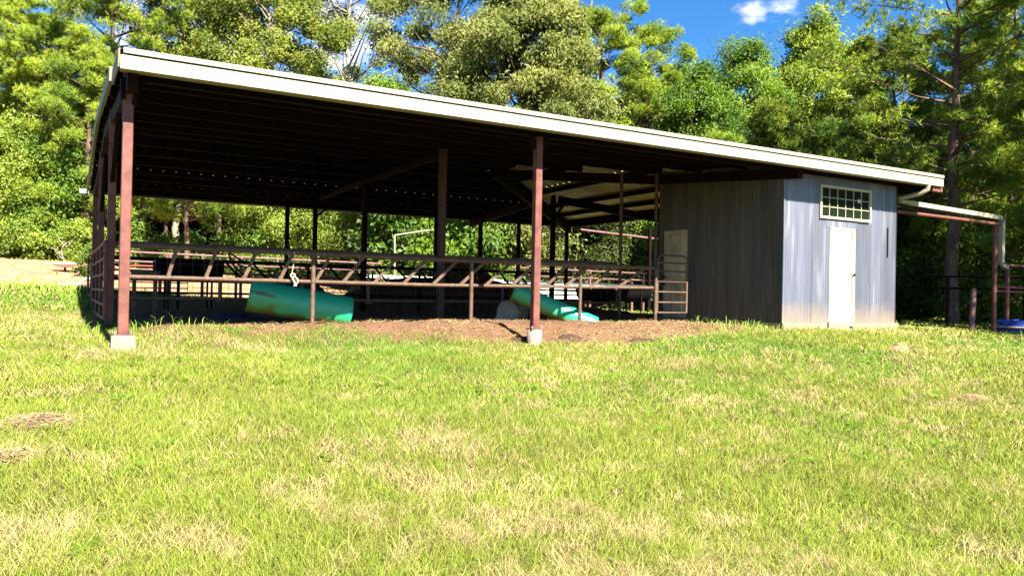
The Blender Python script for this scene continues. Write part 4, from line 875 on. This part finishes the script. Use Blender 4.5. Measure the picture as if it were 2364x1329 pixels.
# seen under the roof
T_pine(430, 34.5, 6.6, 2.3, 2.3, 51, 'bright young pine seen under the roof above the black feeder', nbr=34, trunk_r=.13, up=.1)
T_pine(330, 38, 7.5, 2.0, 2.2, 52, 'young pine seen under the roof beside the near left post', nbr=32, trunk_r=.12, up=.1)
T_leaf(640, 38, 7.0, 2.2, .6, 53, 'lime', 'small-leaved tree seen under the roof above the cord', ncl=70, leaf=(.12, .08), trunk_r=.09)
T_leaf(770, 37, 7.5, 2.4, .6, 54, 'lime', 'leafy tree seen under the roof between the dark inner posts', ncl=80, leaf=(.13, .08), trunk_r=.09)
T_leaf(940, 34, 6.5, 2.2, .8, 55, 'green', 'big-leaved sapling seen under the roof by the thin pipe frame', ncl=60, leaf=(.24, .13), droop=.5, trunk_r=.08)
T_leaf(1380, 39, 7, 2.4, .6, 158, 'woods', 'dark shaded tree seen under the roof behind the white boards', ncl=70)
T_leaf(1085, 35, 6.5, 2.0, .8, 56, 'green', 'drooping leafy tree seen under the roof right of the thick column', ncl=60, leaf=(.26, .10), droop=.9, trunk_r=.08)
T_leaf(1190, 36, 6.2, 2.0, .6, 57, 'olive', 'drooping pale-leaved tree seen under the roof left of the middle post', ncl=60, leaf=(.22, .08), droop=.9, trunk_r=.08)
T_leaf(1290, 41, 7, 2.4, 1.2, 58, 'woods', 'shaded leafy tree seen under the roof right of the middle post', ncl=60)
T_leaf(1470, 40, 6.5, 2.4, .8, 59, 'green', 'leafy tree seen in the gap between roof and tan door', ncl=70, leaf=(.2, .12))
T_leaf(2110, 37, 4.6, 1.8, .4, 60, 'green', 'leafy undergrowth tree behind the pasture fence beside the shed', ncl=60, leaf=(.17, .1), trunk_r=.07)
T_leaf(2270, 34, 4.2, 1.6, .3, 61, 'lime', 'lit leafy bush behind the arch post', ncl=60, leaf=(.17, .1), trunk_r=.06)
T_leaf(2360, 33, 3.6, 1.6, .2, 62, 'lime', 'lit leafy bush at the right frame edge behind the pen rails', ncl=55, leaf=(.17, .1), trunk_r=.06)
# bare trunks in the shade of the wood
for i, (px, d, h, r_) in enumerate(((560, 40, 9, .10), (500, 41, 9, .12), (380, 43, 10, .13), (690, 44, 10, .12), (905, 42, 9, .11), (1395, 42, 10, .22), (1330, 46, 10, .14), (120, 41, 10, .12), (1250, 45, 10, .12))):
    x, y = atd(px, d); rng = random.Random(px); z = g1(x, y); m = MB()
    m.tube([(x + rng.uniform(-.1, .1) * k, y, z - .3 + h * k / 5) for k in range(6)], [r_ * (1 - .1 * k) for k in range(6)], 8)
    tag(m.build('tree_trunk', M['pinebark'], None), 'slim bare pine trunk standing in the dark wood behind the barn', 'tree trunk', 'bare trunks in the wood')
# shrubs on the bank
for i, (px, d, h, cr, mt, lab) in enumerate(((15, 36.5, 2.4, 1.3, 'lime', 'yellow-green bush at the top of the sand bank on the frame edge'), (75, 36, 1.9, 1.2, 'lime', 'rounded bush on the bank left of the dead sapling'), (120, 37, 2.2, 1.1, 'green', 'green bush in front of the dark wood behind the dead sapling'), (190, 36, 1.7, 1.0, 'lime', 'bush on the bank right of the dead sapling'),
                                         (213, 29, .6, .6, 'lime', 'low weedy bush below the bank beside the barn side'),
                                         (330, 36, 1.7, 1.0, 'lime', 'bush seen under the roof beside the near left post'), (420, 36, 1.3, 1.0, 'green', 'bush seen under the rail above the black feeder'), (520, 37, 1.5, 1.1, 'lime', 'bush seen under the rail left of the hose'), (620, 37, 2.0, 1.2, 'green', 'bush seen under the rail above the turquoise trough'), (835, 36, 2.0, 1.2, 'green', 'bush seen between the dark inner posts'))):
    x, y = atd(px, d); broadleaf('bush', lab, 'bush', x, y, h, cr, .1, 200 + i, mt, ncl=34, nl=170 if h > 1 else 60, leaf=(.13, .08) if h > 1 else (.08, .045), clr=min(.42, h * .32), trunk_r=.03, group=SG, narrow_top=.6)
# dead sapling
x, y = gpx(145, 617); z = g1(x, y); rng = random.Random(3); m = MB(); pts = [Vector((x + .06 * math.sin(k * 1.3), y, z - .1 + .20 * k)) for k in range(6)]; m.tube(pts, [.035, .032, .028, .022, .016, .01], 6)
for k in (2, 3, 4, 5, 4, 3, 5):
    e = pts[k]; d_ = Vector((rng.uniform(-1, 1), rng.uniform(-.5, .5), rng.uniform(.1, .9))) * .24; m.tube([e, e + d_, e + d_ * 1.6 + Vector((rng.uniform(-.2, .2), 0, rng.uniform(-.1, .2)))], [.02, .014, .006], 5)
tag(m.build('dead_sapling', M['palebark'], None), 'leafless pale dead sapling behind the white dish', 'dead tree')
# back rows: copies of two kinds
fill = []
src = T_pine(700, 56, 17, 4.2, 3.5, 71, 'pine of the back row behind the barn, crown among the others', group='back row of pines', nbr=44, mt='pinedark', tuft=16)
for i, (px, d, s_) in enumerate(((150, 54, 1.05), (350, 57, 1.1), (980, 58, .95), (1230, 60, .8), (1430, 62, .75), (1800, 60, .8), (2080, 54, .95), (2400, 50, 1.0), (2250, 60, 1.0), (-80, 52, 1.1))):
    c = copy_tree(src); x, y = atd(px, d); c.location = (x, y, g1(x, y)); c.scale = (s_, s_, s_); c.rotation_euler = (0, 0, i * 1.3)
src = T_leaf(550, 53, 14, 4.2, 1.5, 72, 'woods', 'dark leafy tree of the back row behind the barn', group='back row of leafy trees', ncl=90, leaf=(.26, .15))
for i, (px, d, s_) in enumerate(((60, 50, .9), (260, 52, 1.0), (440, 55, 1.05), (680, 52, .95), (830, 56, 1.0), (1060, 54, 1.0), (1300, 56, .85), (1520, 54, .72), (1640, 56, .75), (1760, 52, .8), (1920, 54, .85), (2000, 50, .9), (2160, 52, .9), (2300, 48, .9), (2420, 46, 1.0), (1450, 48, .6), (1180, 49, .6), (920, 47, .6))):
    c = copy_tree(src); x, y = atd(px, d); c.location = (x, y, g1(x, y)); c.scale = (s_, s_, s_); c.rotation_euler = (0, 0, i * 2.1)
# the far wood: one mass of foliage low behind everything
rng = np.random.default_rng(99); n = 90000
pxs = rng.uniform(-300, 2650, n); ds = rng.uniform(58, 72, n); hh = rng.random(n) ** .8
X = CAM.x + FW.x * ds + RT.x * (pxs - CXP) / FPX * ds; Y = CAM.y + FW.y * ds + RT.y * (pxs - CXP) / FPX * ds
Z = gz(X, Y) + hh * (8.5 + 5 * fbm(X * .22, Y * .22, 13))
keep = ~((pxs > 2120) & (pxs < 2215) & (hh < .25)); PP = np.stack([X, Y, Z], -1)[keep]
V, F = leaf_quads(PP, rng, .55, .36, np.array([0, 0, -.1]), 0)
tag(np_mesh('far_woods', V, F, M['woods'], nrm=np.tile(np.array([[-.3, -.6, .6]]), (len(V), 1))), 'dark mass of far woods behind the trees', None, kind='stuff')

# ------------------------------------------------------------------ grass, hay litter, weeds
def blades(name, n_by_band, mask, seed, label, straw_base, kind='stuff', hmul=1.0, flat=0.0, only_straw=False, ang=52):
    rng = np.random.default_rng(seed); Xs, Ys, Ws, Hs, Ds = [], [], [], [], []
    for d0, d1, dens, w, h in n_by_band:
        area = .5 * math.radians(2 * ang) * (d1*d1 - d0*d0); n = int(area * dens)
        d = np.sqrt(rng.uniform(d0*d0, d1*d1, n)); a = np.radians(rng.uniform(-ang, ang, n)) + math.atan2(FW.x, FW.y)
        x = CAM.x + d * np.sin(a); y = CAM.y + d * np.cos(a); k = rng.random(n) < mask(x, y)
        Xs.append(x[k]); Ys.append(y[k]); Ws.append(np.full(k.sum(), w)); Hs.append(np.full(k.sum(), h)); Ds.append(d[k])
    X, Y, Wd, H = map(np.concatenate, (Xs, Ys, Ws, Hs)); n = len(X); D = np.concatenate(Ds)
    patch = fbm(X * .55, Y * .55, 101); fine = fbm(X * 2.6, Y * 2.6, 131); tuft = fbm(X * 1.7, Y * 1.7, 151)
    dry = np.clip((patch - .5) * 1.35 + (fine - .5) * 1.6 + (fbm(X * 8, Y * 8, 137, 2) - .5) * 1.9 + straw_base(X, Y) + .02, .05, .90)
    isdry = rng.random(n) < dry
    if only_straw: isdry[:] = True
    H = H * hmul * rng.uniform(.4, 1.15, n) * (.45 + 1.0 * tuft)
    lean = np.where(isdry, rng.uniform(.7, 1.6, n), rng.uniform(.3, 1.5, n)) + flat
    sw = fbm(X * 1.6, Y * 1.6, 171) * 9 + rng.normal(size=n) * 1.9
    long_ = rng.random(n) < .035; H = np.where(long_, H * 1.9, H)
    dx, dy = np.cos(sw) * lean * H, np.sin(sw) * lean * H
    fx = rng.uniform(0, 6.283, n); bx, by = np.cos(fx) * Wd * .5, np.sin(fx) * Wd * .5
    z = gz(X, Y); lift = np.where(isdry, .0 + .03 * rng.random(n), 0) * (D < 40)
    up = H / np.sqrt(1 + lean**2 * .7)
    b = np.stack([X, Y, z - .01 + lift], -1); mid = np.stack([X + dx * .36, Y + dy * .36, z + lift + up * .62], -1); tip = np.stack([X + dx, Y + dy, z + lift + up * np.where(lean > 1.1, .75, 1.0)], -1)
    s_ = np.stack([bx, by, np.zeros(n)], -1)
    V = np.stack([b - s_, b + s_, mid + s_ * .8, mid - s_ * .8, tip], 1).reshape(-1, 3)
    i = np.arange(n)[:, None] * 5; F = np.concatenate([i + [0, 1, 2], i + [0, 2, 3], i + [3, 2, 4]], 0)
    g1c, g2c, g3c = np.array([.135, .19, .020]), np.array([.235, .265, .048]), np.array([.075, .195, .022]); s1c, s2c = np.array([.41, .345, .15]), np.array([.30, .235, .11])
    u = rng.random((n, 1)); v = np.clip((fbm(X * .33, Y * .33, 191) - .46) * 4, 0, 1)[:, None] * np.clip((D - 6) / 4, 0, 1)[:, None]
    green = (g1c * u + g2c * (1 - u)) * (1 - v * .6) + g3c * v * .6
    u2 = rng.random((n, 1)); col = np.where(isdry[:, None], s1c * u2 + s2c * (1 - u2), green) * rng.uniform(.72, 1.24, (n, 1)) * (.86 + .44 * fbm(X * 1.1, Y * 1.1, 231))[:, None]
    o = np_mesh(name, V, F, M['grass'], col=np.repeat(col, 5, 0)); return tag(o, label, None, kind=kind)
def gmask(x, y):
    pad = (x > XA - .05) & (x < XB + .05) & (y > -.06) & (y < YB)
    return np.where(pad, 0, (1 - dirtmask(x, y)) * (1 - sandmask(x, y) * .93) * (1 - .7 * sstep(30, 33, y)))
nearfade = lambda x, y: -.01 + .12 * sstep(8.0, 3.5, np.hypot(x - CAM.x, y - CAM.y)) + .55 * np.exp(-((x - 5.6) / 1.1)**2 - ((y + .9) / .55)**2) + .4 * np.exp(-((x - .1) / .9)**2 - ((y + .8) / .4)**2)
blades('grass', ((2.7, 5.2, 6500, .0034, .105), (5.2, 8, 4200, .0044, .095), (8, 12, 2600, .0062, .088), (12, 18, 950, .010, .095), (18, 30, 170, .028, .12), (30, 60, 14, .07, .20)), gmask, 5, 'sunlit mown pasture grass mixed with dry straw', nearfade)
def hmask(x, y):
    d = dirtmask(x, y); return d * sstep(3.6, 2.2, y) * np.clip((fbm(x * .9, y * .9, 211) - .40) * 3.2, 0.03, 1) * sstep(.8, 2.4, x)
blades('hay_litter', ((8, 12, 300, .005, .09), (12, 18, 260, .007, .09)), hmask, 6, 'loose tan hay scattered over the trodden dirt', lambda x, y: 1.0, flat=1.6, only_straw=True)
# taller weeds round the post feet
WV, WF, WC = [], [], []
def weed(px, Y, n, h, seed, spread=.25):
    p = at(px, 750, Y); x, y = p.x, p.y; rng = np.random.default_rng(seed)
    for k in range(n):
        a = rng.uniform(0, 6.28); bx, by = x + rng.normal() * spread, y + rng.normal() * spread * .5; w_ = .0045 if Y < 10 else .016; H_ = h * rng.uniform(.5, 1.2); l = H_ * rng.uniform(.3, 1.2); w = w_
        b = np.array([bx, by, g1(bx, by)]); d_ = np.array([math.cos(a) * l, math.sin(a) * l, 0]); s1 = np.array([-math.sin(a), math.cos(a), 0]) * w
        m_ = b + d_ * .35 + np.array([0, 0, H_ * .65]); t_ = b + d_ + np.array([0, 0, H_ * .85]); o = len(WV)
        WV.extend([b - s1, b + s1, m_ + s1, m_ - s1, t_]); WF.extend([(o, o+1, o+2), (o, o+2, o+3), (o+3, o+2, o+4)]); WC.extend([np.array([.24, .36, .06]) * rng.uniform(.7, 1.3)] * 5)
for a in ((420, 1.0, 26, .17, 1, .5), (330, .25, 60, .15, 2, .3), (245, 2.2, 80, .22, 3, .4), (1690, .5, 110, .20, 4, .5), (1770, -.15, 60, .18, 5, .25), (2110, -.3, 50, .16, 6, .4), (100, 15.8, 240, .26, 9, .8), (40, 15.2, 200, .22, 10, .8), (190, 14.5, 200, .30, 11, .5)): weed(*a)
tag(np_mesh('weeds', np.array(WV), np.array(WF), M['grass'], col=np.array(WC)), 'taller seedy weeds at the post feet and wall foot', None, kind='stuff')

# broad-leaved weeds scattered through the turf
rng = np.random.default_rng(77); WV, WF, WC = [], [], []
for k in range(420):
    d = math.sqrt(rng.uniform(9, 300)); a = R(rng.uniform(-38, 38)) + math.atan2(FW.x, FW.y); x, y = CAM.x + d * math.sin(a), CAM.y + d * math.cos(a)
    if gmask(np.array([x]), np.array([y]))[0] < .6 or fbm(np.array([x * .4]), np.array([y * .4]), 301)[0] < .47: continue
    z = g1(x, y); c_ = np.array([.10, .18, .02]) * rng.uniform(.7, 1.3)
    for q in range(rng.integers(7, 15)):
        t = rng.uniform(0, 6.28); L_ = rng.uniform(.05, .12); el = rng.uniform(.25, .95); b = np.array([x, y, z + .015]) + np.r_[rng.normal(size=2) * .04, 0]; u = np.array([math.cos(t), math.sin(t), el]); u /= np.linalg.norm(u); w = np.array([-math.sin(t), math.cos(t), 0]) * L_ * .2; o = len(WV)
        WV += [b, b + u * L_ * .5 + w, b + u * L_ - np.array([0, 0, .015]), b + u * L_ * .5 - w]; WF.append((o, o + 1, o + 2, o + 3)); WC += [c_] * 4
tag(np_mesh('turf_weeds', np.array(WV), np.array(WF), M['grass'], col=np.array(WC)), 'small broad-leaved weeds scattered through the turf', None, kind='stuff')
p = at(545, 712, 4.6); heap('blue_tarp', 'crumpled blue tarp on the shaded floor behind the hanging turquoise trough', 'tarp', [(p.x, 4.7, .45, .3, .12), (p.x + .35, 4.6, .3, .2, .08)], mat('dull_blue_sheet', (.012, .022, .09), None, 4, .7), 12, sc=6, amp=.5)

# clods on the trodden earth
rng = np.random.default_rng(55); CV, CF = [], []; oct_ = np.array([(1,0,0),(-1,0,0),(0,1,0),(0,-1,0),(0,0,1),(0,0,-1)], float); of = [(0,2,4),(2,1,4),(1,3,4),(3,0,4),(2,0,5),(1,2,5),(3,1,5),(0,3,5)]
px_, py_ = rng.uniform(.6, 12, 4200), rng.uniform(-1.4, 3.6, 4200); ok = rng.random(4200) < dirtmask(px_, py_) * (.25 + .9 * (fbm(px_ * 1.4, py_ * 1.4, 401) > .5)); px_, py_ = px_[ok], py_[ok]; pz_ = gz(px_, py_)
for x, y, z in zip(px_, py_, pz_):
    r_ = .012 + .04 * rng.random() ** 4; o = len(CV); q = oct_ * r_ * rng.uniform(.6, 1.3, (6, 3)) * np.array([1.2, 1, .7]); t = rng.uniform(0, 6.28); ca, sa = math.cos(t), math.sin(t)
    CV += [np.array([x + a * ca - b * sa, y + a * sa + b * ca, z + c * .8]) for a, b, c in q]; CF += [tuple(o + i for i in f) for f in of]
tag(np_mesh('dirt_clods', np.array(CV), np.array(CF), mat('earth_clods', (.26, .15, .09), (.12, .062, .038), 7, .95, 0, .3)), 'small clods and droppings strewn over the bare dirt', None, kind='stuff')
